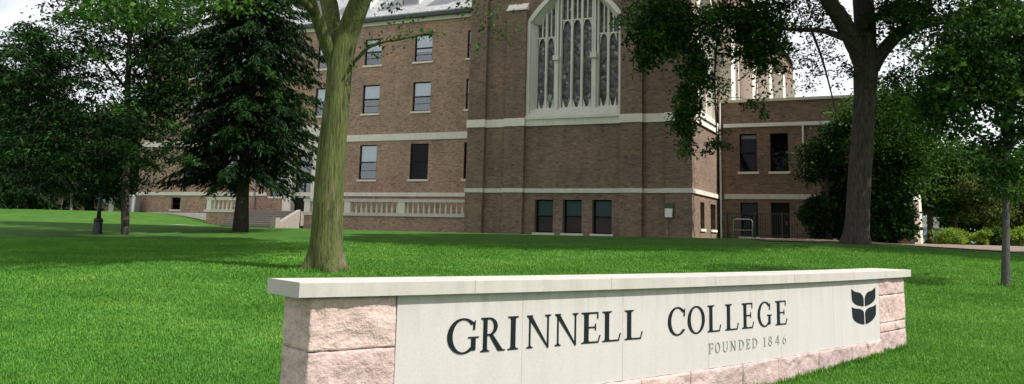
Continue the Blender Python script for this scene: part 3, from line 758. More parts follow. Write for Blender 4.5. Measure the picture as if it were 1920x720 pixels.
# letters: outlines in a unit cap height, mapped onto the curved panel as thin raised bronze shapes
TK, TN, SH, SL = .135, .052, .035, .085
def rect(x0, x1, y0, y1): return [(x0, y0), (x1, y0), (x1, y1), (x0, y1)]
def stem(x, w=TK, top=True, bot=True):
    o = [rect(x, x+w, 0, 1)]
    if bot: o.append(rect(x-SL, x+w+SL, 0, SH)); o.append([(x-SL*.45, SH), (x, SH), (x, SH+.05)]); o.append([(x+w, SH), (x+w+SL*.45, SH), (x+w, SH+.05)])
    if top: o.append(rect(x-SL, x+w+SL, 1-SH, 1)); o.append([(x, 1-SH-.05), (x, 1-SH), (x-SL*.45, 1-SH)]); o.append([(x+w, 1-SH-.05), (x+w+SL*.45, 1-SH), (x+w, 1-SH)])
    return o
def ring(cx, cy, rx, ry, wx, wy, a0, a1, n=28):
    o = []
    for k in range(n):
        t0, t1 = R(a0+(a1-a0)*k/n), R(a0+(a1-a0)*(k+1)/n)
        O = lambda t: (cx+rx*math.cos(t), cy+ry*math.sin(t)); N = lambda t: (cx+(rx-wx)*math.cos(t), cy+(ry-wy)*math.sin(t))
        o.append([N(t0), O(t0), O(t1), N(t1)])
    return o
def glyph(ch):
    if ch == 'I': return stem(.1), .335
    if ch == 'O': return ring(.45, .5, .45, .515, .145, .05, 0, 360, 40), .9
    if ch == 'C': return ring(.45, .5, .45, .515, .145, .05, 42, 318)+[[(.74, .66), (.79, .66), (.81, .95), (.74, .86)], [(.74, .14), (.80, .17), (.78, .2), (.71, .2)]], .82
    if ch == 'G': return ring(.45, .5, .45, .515, .145, .05, 42, 314)+[[(.74, .66), (.79, .66), (.81, .95), (.74, .86)], rect(.69, .69+TK*.95, .07, .43), rect(.60, .91, .43, .465)], .91
    if ch == 'L': return stem(.1)+[rect(.235, .58, 0, .045), [(.55, .045), (.58, .045), (.635, .25), (.60, .25)]], .64
    if ch == 'E': return stem(.1)+[rect(.235, .56, 0, .045), [(.53, .045), (.56, .045), (.62, .24), (.585, .24)], rect(.235, .54, .955, 1), [(.51, .78), (.54, .78), (.54, .955), (.51, .955)], rect(.235, .46, .49, .53), rect(.44, .47, .40, .62)], .63
    if ch == 'F': return stem(.1)+[rect(.235, .54, .955, 1), rect(.51, .54, .78, .955), rect(.235, .46, .47, .51), rect(.44, .47, .38, .60)], .58
    if ch == 'N': return stem(.11, TN, True, True)+stem(.80, TN, True, False)+[[(.03, 1), (.19, 1), (.86, -.02), (.80, -.02), (.78, .02)]], .96
    if ch == 'R': return stem(.1)+ring(.30, .735, .30, .265, .13, .045, -90, 90, 16)+[rect(.235, .30, .955, 1), rect(.235, .31, .47, .515), [(.30, .49), (.43, .50), (.80, .03), (.63, .0)], rect(.63, .88, 0, SH)], .88
    if ch == 'D': return stem(.1)+ring(.32, .5, .52, .5, .145, .045, -90, 90, 24)+[rect(.235, .33, .955, 1), rect(.235, .33, 0, .045)], .85
    if ch == 'U':
        return [rect(.1, .1+TK, .32, 1), rect(.0, .33, .965, 1), rect(.70, .70+TN, .32, 1), rect(.60, .85, .965, 1)]+ring(.426, .34, .326, .355, .10, .06, 180, 360, 18), .86
    if ch == '1': return stem(.16, .11, False)+[[(.05, .86), (.08, .82), (.16, .88), (.16, 1)]], .42
    if ch == '8': return ring(.28, .745, .22, .255, .08, .045, 0, 360, 24)+ring(.28, .255, .27, .27, .09, .045, 0, 360, 24), .56
    if ch == '4': return [rect(.34, .46, 0, 1), [(.0, .32), (.06, .32), (.34, .86), (.34, 1)], rect(.0, .60, .25, .32)], .62
    if ch == '6': return ring(.28, .29, .27, .30, .09, .045, 0, 360, 24)+[[(.01, .32), (.10, .36), (.20, .70), (.46, .97), (.44, 1.0), (.12, .72)]], .56
_lift = [0]
def put(mb, polys, s0, z0, sx, sz, base=.0012):
    for i, pl in enumerate(polys):
        h = base+.00012*(i % 12)
        pts = [(s0+x*sx, z0+y*sz) for x, y in pl]
        i0 = len(mb.v); n = len(pts)
        for s, z in pts: mb.v.append(sp(s, .05-h-.004, z))
        for s, z in pts: mb.v.append(sp(s, .051, z))
        ar = sum(pts[k][0]*pts[(k+1) % n][1]-pts[(k+1) % n][0]*pts[k][1] for k in range(n))
        top = list(range(i0, i0+n)); mb.f.append(tuple(top if ar > 0 else reversed(top)))
        for k in range(n):
            k2 = (k+1) % n; q = (i0+k, i0+n+k, i0+n+k2, i0+k2); mb.f.append(q if ar > 0 else q[::-1])
def put_at(mb, ch, s0, s1, z0, h):
    pl, w_ = glyph(ch); xs = [p[0] for q in pl for p in q]; x0, x1 = min(xs), max(xs)
    k = (s1-s0)/(x1-x0); put(mb, [[(x-x0, y) for x, y in q] for q in pl], s0, z0, k, h)
Z0, CAPH = .618, .268
ext = [('G', -3.94, -3.635), ('R', -3.614, -3.365), ('I', -3.335, -3.225), ('N', -3.132, -2.862), ('N', -2.812, -2.535), ('E', -2.492, -2.25), ('L', -2.225, -1.98), ('L', -1.925, -1.672)]
ext += [('C', -1.29, -1.015), ('O', -.972, -.682), ('L', -.632, -.39), ('L', -.312, -.055), ('E', .012, .255), ('G', .335, .64), ('E', .722, .997)]
for ch, a, b_ in ext:
    m_ = MB(); put_at(m_, ch, a, b_, Z0, CAPH); m_.build('letter', M['letters'], sign)
xs = {1323: -.62, 1418: .332, 1472: .96}
def s_of(px): return float(np.interp(px, [1323, 1340, 1358, 1378, 1398, 1418, 1440, 1472], [-.625, -.455, -.27, -.075, .125, .332, .575, .96]))
for ch, a, b_ in (('F', 1397, 1418), ('O', 1428, 1451), ('U', 1463, 1490), ('N', 1503, 1530), ('D', 1546, 1573), ('E', 1586, 1606), ('D', 1618, 1645), ('1', 1676, 1688), ('8', 1702, 1720), ('4', 1737, 1758), ('6', 1774, 1791)):
    m_ = MB(); put_at(m_, ch, s_of(800+a*.375), s_of(800+b_*.375), .404, .102); m_.build('small_letter', M['letters_pale'], sign)
def curve(p0, p1, p2, n=8): return [((1-t)**2*p0[0]+2*t*(1-t)*p1[0]+t*t*p2[0], (1-t)**2*p0[1]+2*t*(1-t)*p1[1]+t*t*p2[1]) for t in [k/n for k in range(n)]]
upL = curve((0, 1), (.14, .90), (.26, .90))+curve((.26, .90), (.44, .86), (.475, .70))+[(.475, .70), (.475, .50)]+curve((.475, .50), (.05, .54), (.0, .75))
loL = curve((0, .51), (.12, .455), (.26, .45))+curve((.26, .45), (.44, .42), (.475, .32))+[(.475, .32), (.475, .0)]+curve((.475, .0), (.05, .06), (.0, .30))
for k, pl in enumerate((upL, loL)):
    for mir in (0, 1):
        m_ = MB(); q = [(1-x, y) for x, y in reversed(pl)] if mir else pl
        q = q[::-1]
        put(m_, [q], 2.82, .49, .88, .475); m_.build('emblem_leaf', M['letters'], sign)

# ------------------------------------------------------------------ vegetation
def leaves(C, Nrm, L, W, tone, jit=.5):
    """diamond leaves: C centres, Nrm axis hint"""
    n = len(C); d = Nrm+rng.normal(0, jit, (n, 3)); d /= np.linalg.norm(d, axis=1)[:, None]
    r_ = rng.normal(0, 1, (n, 3)); s = np.cross(d, r_); s /= np.linalg.norm(s, axis=1)[:, None]+1e-9
    q = rng.uniform(.55, 1.45, n); L = (L*q)[:, None]; W = (W*q*rng.uniform(.8, 1.2, n))[:, None]
    V = np.stack([C-d*L/2, C+s*W/2, C+d*L/2, C-s*W/2], 1).reshape(-1, 3)
    return V, np.repeat(tone, 4)
def leaf_object(name, parts, mat, parent):
    V = np.concatenate([p[0] for p in parts]); t = np.concatenate([p[1] for p in parts])
    F = np.arange(len(V)).reshape(-1, 4)
    return np_mesh(name, V-np.array(parent.location), F, mat, parent, t)
def clumps(centres, n, size, L, W, flat=.55, tone_c=None, hang=0):
    m_ = len(centres); idx = np.repeat(np.arange(m_), n)
    off = rng.normal(0, 1, (len(idx), 3))*np.array([size, size, size*flat]); 
    sz = rng.uniform(.6, 1.25, m_)[idx][:, None]
    C = np.asarray(centres)[idx]+off*sz
    C[:, 2] -= hang*np.hypot(off[:, 0], off[:, 1])
    tc_ = rng.normal(.45, .26, m_) if tone_c is None else tone_c
    tone = np.clip(tc_[idx]+rng.normal(0, .14, len(idx)), 0, 1)
    out = off.copy(); out[:, 2] -= .3*size
    out /= np.linalg.norm(out, axis=1)[:, None]+1e-9
    return leaves(C, out, L, W, tone, .7)
def ell(c, r, n, shell=.45):
    d = rng.normal(0, 1, (n, 3)); d /= np.linalg.norm(d, axis=1)[:, None]
    return np.array(c)+d*np.array(r)*(rng.uniform(0, 1, n)**shell)[:, None]
def curve_path(p, q, sag=0., n=6, wig=.06):
    p, q = np.array(p, float), np.array(q, float); L = np.linalg.norm(q-p); o = []
    wv = rng.normal(0, wig*L, 3)
    for k in range(n+1):
        t = k/n; x = p*(1-t)+q*t; x = x+wv*math.sin(math.pi*t); x[2] += sag*math.sin(math.pi*t)*L; o.append(tuple(x))
    return o
def tree(name, label, base, trunk, limbs, crown, mat_l, mat_b, cat='tree', group=None, trunk_n=14, rough=.10, twigs=.5, twig_r=.035, flare=0):
    """trunk, limbs: lists of [(x,y,z,r), ...] in world space; crown: list of (centres, n, size, L, W, flat, hang)"""
    root = empty(name, label, cat, base, 0, group); b0 = np.array(base)
    mb = MB(); sk = []
    for i, pth in enumerate([trunk]+limbs):
        # resample for a smooth taper
        P = np.array(pth, float); t = np.linspace(0, len(P)-1, max(len(P), (len(P)-1)*5+1)); k = np.arange(len(P))
        Q = np.stack([np.interp(t, k, P[:, j]) for j in range(4)], 1)
        for _ in range(3): Q[1:-1] = .25*Q[:-2]+.5*Q[1:-1]+.25*Q[2:]
        if i: Q[2:-1, :3] += rng.normal(0, .05, Q[2:-1, :3].shape)*Q[2:-1, 3:4]
        mb.tube(Q[:, :3]-b0, Q[:, 3], trunk_n if i == 0 else 11, rough if i == 0 else rough*.7, seed=i*3.1, flare=flare if i == 0 else 0)
        sk.append(Q[len(Q)//3 if i == 0 else 0:, :3])
    SK = np.concatenate(sk)
    allc = np.concatenate([c[0] for c in crown]) if crown else np.zeros((0, 3))
    if twigs and len(allc):
        sel = allc[rng.random(len(allc)) < twigs]
        nodes = SK.copy()
        for c in sel[np.argsort([np.min(np.linalg.norm(SK-c_, axis=1)) for c_ in sel])]:
            d = np.linalg.norm(nodes-c, axis=1)+np.maximum(0, nodes[:, 2]-c[2])*.4; j = int(d.argmin())
            L = np.linalg.norm(nodes[j]-c)
            if L < .15: continue
            pth = curve_path(nodes[j]-b0, c-b0, .08, 5, .07); r0 = min(.09, twig_r*(.5+L*.22))
            mb.tube(pth, [r0*(1-.8*k/5) for k in range(6)], 4)
            nodes = np.concatenate([nodes, np.array(pth)[2::2]+b0])
    mb.build('trunk', M[mat_b], root, True)
    if crown:
        leaf_object('crown', [clumps(c[0], c[1], c[2], c[3], c[4], c[5], None, c[6]) for c in crown], M[mat_l], root)
    return root
def pxp(Yd, *pts):   # (px, py, radius px[, depth offset]) -> path in world space at distance Yd
    o = []
    for p in pts:
        y = Yd+(p[3] if len(p) > 3 else 0); q = at(p[0], p[1], y); o.append((q[0], q[1], q[2], p[2]*y/FOC))
    return o
def base_of(path): x, y = path[0][:2]; return (x, y, gzf(x, y))

def blob(cxp, cyp, rx, ry, n, Yd, dy):
    g = np.clip(rng.normal(0, 1, (n, 3)), -1.9, 1.9)
    p = np.stack([cxp+g[:, 0]*rx*.5, cyp+g[:, 1]*ry*.5, Yd+g[:, 2]*dy], 1)
    return np.array([at(*q) for q in p])
# --- the mossy tree with the forked trunk (left of centre)
Ye = 22.8
tr = pxp(Ye, (610, 512, 30), (610, 490, 29.5), (611, 468, 29), (613, 440, 28.5), (614, 400, 27.5), (616, 360, 27.5), (622, 280, 26.5), (628, 230, 26), (633, 170, 23.5), (636, 128, 23.5), (641, 95, 22.5), (652, 62, 20.5), (668, 20, 19.5, -.2), (692, -40, 17, -.5), (735, -140, 13, -1), (800, -270, 8, -1.5), (880, -380, 4, -2))
tr[0] = (tr[0][0], tr[0][1], tr[0][2]-.15, tr[0][3])
limbs = [pxp(Ye, (634, 150, 13), (624, 112, 14.5), (607, 68, 12.5, -.3), (590, 25, 11.5, -.6), (578, -10, 11, -1), (556, -90, 9, -1.5), (500, -220, 6, -3), (430, -330, 3, -4.5)),
         pxp(Ye, (636, 150, 14), (632, 105, 17, .2), (624, 55, 16.5, .6), (616, 0, 17, 1.2), (606, -90, 14, 2), (600, -220, 9, 3), (590, -380, 4, 4)),
         pxp(Ye, (692, -40, 11, -.5), (780, -80, 8, 1), (880, -95, 5, 2), (960, -80, 3, 3)),
         pxp(Ye, (590, 25, 8, -.6), (520, -50, 7, -3), (400, -120, 5, -5), (250, -170, 3, -6)),
         pxp(Ye, (651, 125, 4), (668, 112, 3.6, -.1), (690, 88, 3.2, -.2), (718, 78, 2.8, -.3), (760, 72, 2.2, -.3), (800, 62, 1.6, -.4), (822, 60, 1, -.4))]
cr = []
cx, cy, cz = -4.4, 22.8, 6.3
cr.append((ell((cx-.5, cy+2.5, cz+11.4), (9.5, 9.0, 4.2), 1100), 100, .62, .26, .17, .5, .2))
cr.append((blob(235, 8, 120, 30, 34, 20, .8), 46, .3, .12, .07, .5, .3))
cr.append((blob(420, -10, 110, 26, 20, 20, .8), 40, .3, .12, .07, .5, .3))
sprig = np.array([at(*p) for p in ((690, 86, 22.6), (704, 78, 22.6), (722, 70, 22.5), (745, 66, 22.5), (768, 60, 22.4), (788, 66, 22.4), (806, 56, 22.4), (820, 66, 22.4), (700, 100, 22.6), (664, 118, 22.7), (735, 84, 22.5), (752, 42, 22.4), (770, 30, 22.4))])
cr.append((sprig, 16, .16, .11, .06, .45, .2))
dangle = np.array([at(*p) for p in ((890, 12, 25), (905, 22, 25), (922, 30, 25), (938, 14, 25), (912, 48, 25.2), (930, 58, 25), (945, 66, 25), (900, 85, 25), (958, 40, 25), (880, 0, 25), (862, 8, 24.5), (900, -10, 25), (930, -14, 25), (950, -6, 25), (700, -6, 24), (720, 2, 24), (738, 12, 24))])
cr.append((dangle, 26, .2, .11, .06, .55, .3))
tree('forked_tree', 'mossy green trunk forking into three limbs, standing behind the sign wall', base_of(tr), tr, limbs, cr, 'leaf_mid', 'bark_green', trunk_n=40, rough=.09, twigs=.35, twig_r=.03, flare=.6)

# --- the big dark tree on the right
Yr = 40.0
tr = pxp(Yr, (1606, 470, 25), (1606, 455, 24), (1607, 440, 22.8), (1609, 400, 21.4), (1613, 330, 20.4), (1618, 250, 19.6), (1622, 180, 19.4), (1624, 130, 22), (1623, 95, 21), (1622, 50, 20), (1618, 0, 19, .5), (1610, -120, 14, 1), (1600, -260, 7, 1.5))
limbs = [pxp(Yr, (1622, 150, 15), (1614, 112, 17), (1596, 70, 17, -.5), (1572, 30, 16, -1), (1548, -10, 15, -1.5), (1500, -90, 11, -2.5), (1420, -190, 7, -4), (1330, -260, 3, -5)),
         pxp(Yr, (1624, 165, 13), (1633, 130, 14), (1652, 100, 13, -.3), (1680, 66, 12, -.6), (1712, 48, 11, -1), (1765, 38, 9, -1.5), (1840, 10, 6, -2), (1900, -30, 3, -3)),
         pxp(Yr, (1600, 78, 8, -.5), (1572, 66, 7, -.8), (1540, 56, 5, -1.2), (1500, 56, 4.2, -1.5), (1455, 52, 3.5, -2), (1400, 20, 3, -2.5), (1340, 30, 2.4, -3), (1290, 90, 1.8, -3.2)),
         pxp(Yr, (1522, 58, 2.6, -1.4), (1540, 105, 2.2, -1.4), (1550, 140, 1.8, -1.4), (1560, 180, 1.4, -1.4), (1568, 215, .9, -1.4)),
         pxp(Yr, (1548, -10, 9, -1.5), (1480, -40, 7, -2.5), (1400, -50, 5, -3.5), (1300, -30, 4, -4.2), (1230, 10, 2.5, -4.6)),
         pxp(Yr, (1400, 20, 2.5, -2.5), (1345, 60, 2.2, -2.2), (1340, 130, 1.8, -2.2), (1342, 220, 1.5, -2.2), (1345, 270, 1, -2.2))]
cr = [(blob(1245, 30, 75, 55, 110, 36, .8), 56, .28, .17, .10, .6, .3),
      (blob(1230, 80, 50, 45, 36, 36, .6), 54, .26, .17, .10, .6, .4),
      (blob(1205, 105, 16, 28, 10, 36, .4), 36, .2, .16, .09, .7, .5),
      (blob(1300, 130, 28, 60, 52, 36.6, .5), 54, .24, .16, .09, .7, .4),
      (blob(1285, 210, 20, 50, 46, 36.7, .4), 54, .22, .16, .09, .7, .5),
      (blob(1288, 262, 14, 26, 12, 36.7, .4), 38, .18, .15, .08, .7, .5),
      (blob(1400, 45, 75, 55, 130, 37.5, 1), 56, .28, .17, .10, .6, .3),
      (blob(1428, 95, 34, 36, 44, 37.6, .5), 54, .24, .16, .09, .7, .4),
      (blob(1345, 95, 30, 60, 14, 37.8, .5), 22, .22, .15, .08, .7, .4),
      (blob(1345, 175, 20, 50, 10, 37.8, .4), 22, .2, .15, .08, .6, .4),
      (blob(1345, 268, 22, 14, 9, 37.8, .3), 30, .16, .15, .08, .5, .4),
      (blob(1360, 250, 10, 20, 4, 37.8, .3), 22, .16, .15, .08, .5, .4),
      (blob(1428, 170, 36, 45, 14, 37.6, .6), 24, .2, .15, .08, .6, .4),
      (blob(1500, 20, 50, 35, 34, 38.5, .8), 34, .24, .14, .08, .6, .3),
      (blob(1575, 40, 60, 40, 26, 40.5, .8), 26, .24, .14, .08, .6, .3), (blob(1690, 150, 50, 26, 24, 40, .8), 26, .22, .14, .08, .6, .3),
      (blob(1530, 100, 60, 70, 66, 38.6, .8), 18, .2, .13, .07, .6, .35),
      (blob(1470, 110, 30, 50, 20, 38, .6), 22, .2, .14, .08, .6, .35),
      (blob(1590, 130, 26, 30, 12, 39, .5), 24, .2, .14, .08, .6, .35),
      (blob(1690, 20, 60, 45, 80, 39, 1.4), 54, .28, .17, .1, .6, .3),
      (blob(1700, 110, 55, 40, 30, 39.5, 1), 26, .22, .15, .08, .6, .3),
      (blob(1800, 40, 110, 70, 110, 38.5, 1.6), 46, .3, .17, .1, .6, .3),
      (blob(1860, 120, 80, 70, 60, 39, 1.4), 40, .3, .17, .1, .6, .3),
      (ell((at(1624, 100, 40)[0]-2.0, 35.5, at(1624, 100, 40)[2]+7.5), (11.0, 8.0, 4.2), 1000), 90, .65, .28, .18, .5, .2)]
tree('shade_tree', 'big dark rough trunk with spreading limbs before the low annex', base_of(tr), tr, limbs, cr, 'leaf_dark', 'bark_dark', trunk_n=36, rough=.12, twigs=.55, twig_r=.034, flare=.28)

# --- slender tree by the right edge
Yt = 22.8
tr = pxp(Yt, (1886, 538, 9.5), (1886, 525, 8.2), (1886, 480, 7.2), (1886, 400, 6.2), (1887, 300, 5.4), (1886, 200, 4.6), (1884, 100, 3.8), (1880, -20, 2.6), (1878, -160, 1))
tr[0] = (*tr[0][:2], tr[0][2]-.1, tr[0][3])
limbs = [pxp(Yt, (1886, 330, 2.6), (1850, 270, 2.2, -.2), (1815, 235, 1.6, -.5), (1780, 215, 1, -.7)), pxp(Yt, (1887, 290, 2.6), (1930, 230, 2, .3), (1960, 190, 1.2, .5)),
         pxp(Yt, (1886, 220, 2.6), (1850, 150, 2, .4), (1800, 100, 1.3, .8), (1765, 70, .8, 1)), pxp(Yt, (1885, 150, 2.4), (1920, 80, 1.8, -.3), (1950, 20, 1, -.6)),
         pxp(Yt, (1884, 90, 2.2), (1850, 20, 1.6, -.4), (1820, -40, 1, -.6)), pxp(Yt, (1886, 370, 2), (1915, 330, 1.5, -.3), (1940, 310, 1, -.5))]
cr = [(blob(1815, 140, 95, 110, 150, Yt, .7), 34, .2, .14, .085, .6, .3), (blob(1895, 170, 70, 150, 130, Yt, .8), 34, .2, .14, .085, .6, .3),
      (blob(1880, 40, 110, 80, 130, Yt, .9), 34, .2, .14, .085, .6, .3), (blob(1760, 170, 50, 70, 60, Yt, .6), 40, .18, .14, .085, .6, .3),
      (blob(1885, -110, 90, 90, 90, Yt, .9), 32, .22, .12, .07, .6, .3), (blob(1890, 330, 50, 40, 34, Yt, .5), 36, .17, .13, .08, .6, .3),
      (blob(1965, 120, 60, 160, 80, Yt, .8), 34, .22, .14, .085, .6, .3)]
tree('young_tree', 'slender grey trunk with small dappled leaves standing in the lawn near the mulch bed', base_of(tr), tr, limbs, cr, 'leaf_dark', 'bark_grey', trunk_n=12, rough=.06, twigs=.7, twig_r=.014)

# --- conifer with drooping boughs
def conifer(name, label, base, h, rmax, z0, mat, seed, n_whorl=46, per=7, trunk_r=.33, fine=1.0, group=None, top=1.0):
    rs = np.random.default_rng(seed)
    root = empty(name, label, 'tree', base, 0, group); b0 = np.array(base); mb = MB()
    nz = 16
    mb.tube([(rs.normal(0, .03), rs.normal(0, .03), -.2+(h+.2)*k/nz) for k in range(nz+1)], [trunk_r*(1.3 if k == 0 else 1)*(1-k/nz)+.02 for k in range(nz+1)], 12, .1)
    C = []; D = []; T = []
    for w_ in range(n_whorl):
        z = z0+(h-z0)*(w_/n_whorl)**1.05; f = (z-z0)/(h-z0)
        r = rmax*(1-f)**.62*(1.0 if f > .06 else .86)
        k0 = rs.uniform(0, 6.28)
        for b_ in range(per):
            if rs.random() < .10: continue
            az_ = k0+6.283*b_/per+rs.normal(0, .15); L = r*rs.uniform(.72, 1.12)
            if L < .3: continue
            o = np.array([math.cos(az_), math.sin(az_), 0]); sd = np.array([-o[1], o[0], 0]); dr = rs.uniform(.25, .5)
            n = 9; pts = []
            for k in range(n+1):
                t = k/n; pts.append(o*L*t+np.array([0, 0, z+L*(.12*t-dr*t*t*.9)])+sd*L*.06*math.sin(t*3+b_))
            mb.tube(pts, [max(.008, .05*(1-k/n)*L/rmax+.006) for k in range(n+1)], 4)
            tone = np.clip(rs.normal(.40, .24), 0, 1)
            P = np.array(pts)
            m_ = int(26*L/rmax*fine)+5
            tt = rs.uniform(.18, 1.0, m_)
            for t in tt:
                p = np.array([np.interp(t*n, np.arange(n+1), P[:, j]) for j in range(3)])
                sl = (.30*L*(1.15-t)+.22)*rs.uniform(.5, 1.1); sg = rs.choice([-1, 1]); dirv = o*rs.uniform(.5, .9)+sd*sg*rs.uniform(.3, .8)+np.array([0, 0, -rs.uniform(.25, .75)])
                q = max(4, int(sl/.06)); u_ = rs.uniform(0, 1, q)[:, None]
                cc = p+dirv*sl*u_+np.array([0, 0, -.12])*u_*u_+rs.normal(0, .04, (q, 3))
                C.append(cc); D.append(np.repeat((dirv+np.array([0, 0, -.25]))[None], q, 0)); T.append(np.clip(tone+rs.normal(0, .12, q), 0, 1))
    mb.build('trunk', M['bark_dark'], root, True)
    C = np.concatenate(C)+b0; D = np.concatenate(D); T = np.concatenate(T)
    leaf_object('crown', [leaves(C, D, .25, .066, T, .32)], M[mat], root)
    return root
bs = at(450, 432, 45.0)
conifer('conifer', 'tall dark conifer with drooping boughs over the entrance steps', (bs[0], bs[1], gzf(bs[0], bs[1])), 31, 4.55, 2.9, 'leaf_spruce', 3, 62, 9, .33, 1.9)

# --- slim tree left of the conifer; its shade is painted in with dark needle colour
Yl = 40.0
tr = pxp(Yl, (235, 452, 9), (235, 440, 7.5), (235, 380, 7), (236, 300, 6.5), (238, 220, 6), (240, 140, 5), (244, 50, 4), (250, -60, 2.5), (255, -160, 1))
limbs = [pxp(Yl, (236, 270, 3), (190, 220, 2.4, -.5), (140, 190, 1.6, -1), (90, 175, 1, -1.4)), pxp(Yl, (238, 240, 3), (275, 190, 2.4, -.6), (310, 165, 1.5, -.9)),
         pxp(Yl, (240, 170, 2.8), (190, 110, 2, .5), (130, 75, 1.4, .9), (80, 60, .8, 1.2)), pxp(Yl, (241, 130, 2.6), (290, 80, 2, -.8), (340, 50, 1.2, -1.2)), pxp(Yl, (236, 300, 2.6), (170, 270, 2, -.9), (100, 255, 1.2, -1.6), (40, 250, .8, -2))]
cr = [(blob(230, 25, 150, 40, 110, Yl, 1.4), 60, .42, .19, .07, .18, .45), (blob(110, 92, 120, 26, 60, Yl-.6, 1.2), 60, .42, .19, .07, .16, .45),
      (blob(240, 228, 110, 20, 55, Yl-.5, 1.2), 55, .42, .19, .07, .16, .45), (blob(100, 210, 100, 24, 56, Yl-.8, 1.2), 55, .42, .19, .07, .16, .45),
      (blob(300, 110, 60, 30, 34, Yl, 1.0), 50, .4, .19, .07, .16, .45), (blob(210, 285, 150, 30, 70, Yl-.4, 1.2), 60, .42, .19, .07, .18, .45),
      (blob(260, 160, 40, 20, 10, Yl, .8), 40, .35, .19, .07, .16, .45), (blob(240, -60, 160, 60, 130, Yl, 1.6), 60, .45, .19, .07, .18, .45), (blob(30, 140, 60, 24, 30, Yl-1, 1), 55, .42, .19, .07, .16, .45),
      (blob(300, 60, 50, 50, 50, Yl+.5, 1), 50, .42, .19, .075, .18, .45), (blob(310, 180, 40, 60, 40, Yl+.5, .8), 60, .4, .19, .075, .18, .45), (blob(60, 290, 110, 46, 70, Yl-1, 1.2), 60, .45, .19, .075, .18, .45), (blob(180, 335, 120, 22, 40, Yl, 1.2), 60, .42, .19, .075, .18, .45), (blob(330, 120, 50, 130, 60, Yl+1.5, .9), 54, .42, .19, .07, .2, .45), (blob(296, 150, 44, 110, 74, Yl+.6, .9), 56, .42, .19, .07, .2, .45), (blob(40, 250, 90, 60, 60, Yl-1, 1.2), 60, .45, .19, .07, .18, .45), (blob(160, 130, 120, 70, 50, Yl+.8, 1.2), 44, .42, .19, .07, .18, .45), (blob(40, 190, 90, 60, 40, Yl+.8, 1.2), 50, .42, .19, .07, .18, .45), (blob(60, 110, 90, 40, 40, Yl-.6, 1.2), 60, .42, .19, .07, .18, .45), (blob(210, 190, 90, 24, 26, Yl-.6, 1), 50, .4, .19, .07, .18, .45), (blob(170, 150, 100, 22, 26, Yl-.6, 1), 44, .4, .19, .07, .18, .45), (blob(60, 165, 70, 20, 20, Yl-.8, 1), 50, .4, .19, .07, .18, .45), (blob(230, 75, 80, 22, 26, Yl+.3, 1), 50, .4, .19, .07, .18, .45), (blob(60, 60, 60, 22, 26, Yl-1, 1), 60, .42, .19, .075, .18, .45)]
tree('layered_tree', 'slim trunked tree with flat layered leaf sprays beside the lamp post', base_of(tr), tr, limbs, cr, 'leaf_spruce', 'bark_dark', trunk_n=12, rough=.08, twigs=.5, twig_r=.022)

# --- dark conifers and trees further left
for i, (px, py, Yd, h, r, z0, lab) in enumerate(((50, 395, 74, 14, 7.5, 1.4, 'broad dark conifer sweeping to the ground at the far left edge'), (-70, 395, 70, 14, 8.5, 1.2, 'dark conifer cut by the left edge of the view'),
                                           (168, 395, 80, 9.5, 7.0, 2.2, 'dark conifer behind the lamp post and slim tree'))):
    b_ = at(px, py, Yd)
    conifer('broad_conifer', lab, (b_[0], b_[1], gzf(b_[0], b_[1])), h, r, z0, 'leaf_spruce', 30+i, 34, 9, .4, 1.3, 'dark conifers at the left')

def bushy(name, label, px, py, Yd, w_, h, n, mat, leaf_s=.16, cat='tree', group=None, trunk=True, low=.25, bark_='bark_dark', tall=1.0, dens=40, lobes=16):
    group = group or {'dark_evergreen': 'dark evergreens round the annex', 'garden_tree': 'garden trees beyond the mulch bed', 'far_tree': 'trees closing the right background', 'shrub': 'low shrubs at the far left'}.get(name)
    b_ = at(px, py, Yd); z = gzf(b_[0], b_[1]); x, y = b_[0], b_[1]
    lob = ell((x, y, z+h*(.5+low/2)), (w_*.36, w_*.3, h*(.40-low*.4)), lobes, .5)
    lr = rng.uniform(.12, .24, lobes)*w_; wt = lr**2/np.sum(lr**2)
    cc = np.concatenate([ell(l, (r_, r_*.9, r_*rng.uniform(.5, .8)), max(4, int(n*q)), .4) for l, r_, q in zip(lob, lr, wt)])
    t_ = [(x, y, z-.1, .03*h+.03), (x+.05, y, z+h*.3, .022*h+.02), (x-.05, y+.1, z+h*.75, .008*h+.01)]
    lm = [[(x, y, z+h*(.25+.1*k), .012*h), (x+w_*.22*math.cos(2.4*k), y+w_*.2*math.sin(2.4*k), z+h*(.5+.08*k), .005*h+.008)] for k in range(4)]
    return tree(name, label, (x, y, z), t_, lm, [(cc, dens, w_*.075, leaf_s, leaf_s*.6, .7, .2)], mat, bark_, cat, group, 8, .08, .25, .02)
# dark masses beside the big trunk
bushy('spreading_tree', 'rounded leafy tree with a bright top right of the dark trunk', 1678, 455, 45.5, 7.4, 8.8, 560, 'leaf_mid', .17, low=.26, dens=66, lobes=30)
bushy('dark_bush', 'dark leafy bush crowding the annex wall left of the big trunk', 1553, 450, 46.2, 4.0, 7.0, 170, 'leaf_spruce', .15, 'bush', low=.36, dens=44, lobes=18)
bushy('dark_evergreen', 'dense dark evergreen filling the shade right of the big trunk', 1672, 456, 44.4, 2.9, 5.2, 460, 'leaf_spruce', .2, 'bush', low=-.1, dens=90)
bushy('dark_evergreen', 'added dark evergreen filling the dark gap at the annex foot past the railing', 1540, 452, 46.6, 2.6, 2.8, 200, 'leaf_spruce', .15, 'bush', low=-.1, dens=60)  # added bush, stands in for the dark void below the trees
bushy('dark_evergreen', 'low dark evergreen in the shade against the annex door end', 1576, 453, 46.4, 2.2, 4.6, 300, 'leaf_spruce', .18, 'bush', low=-.1, dens=80)
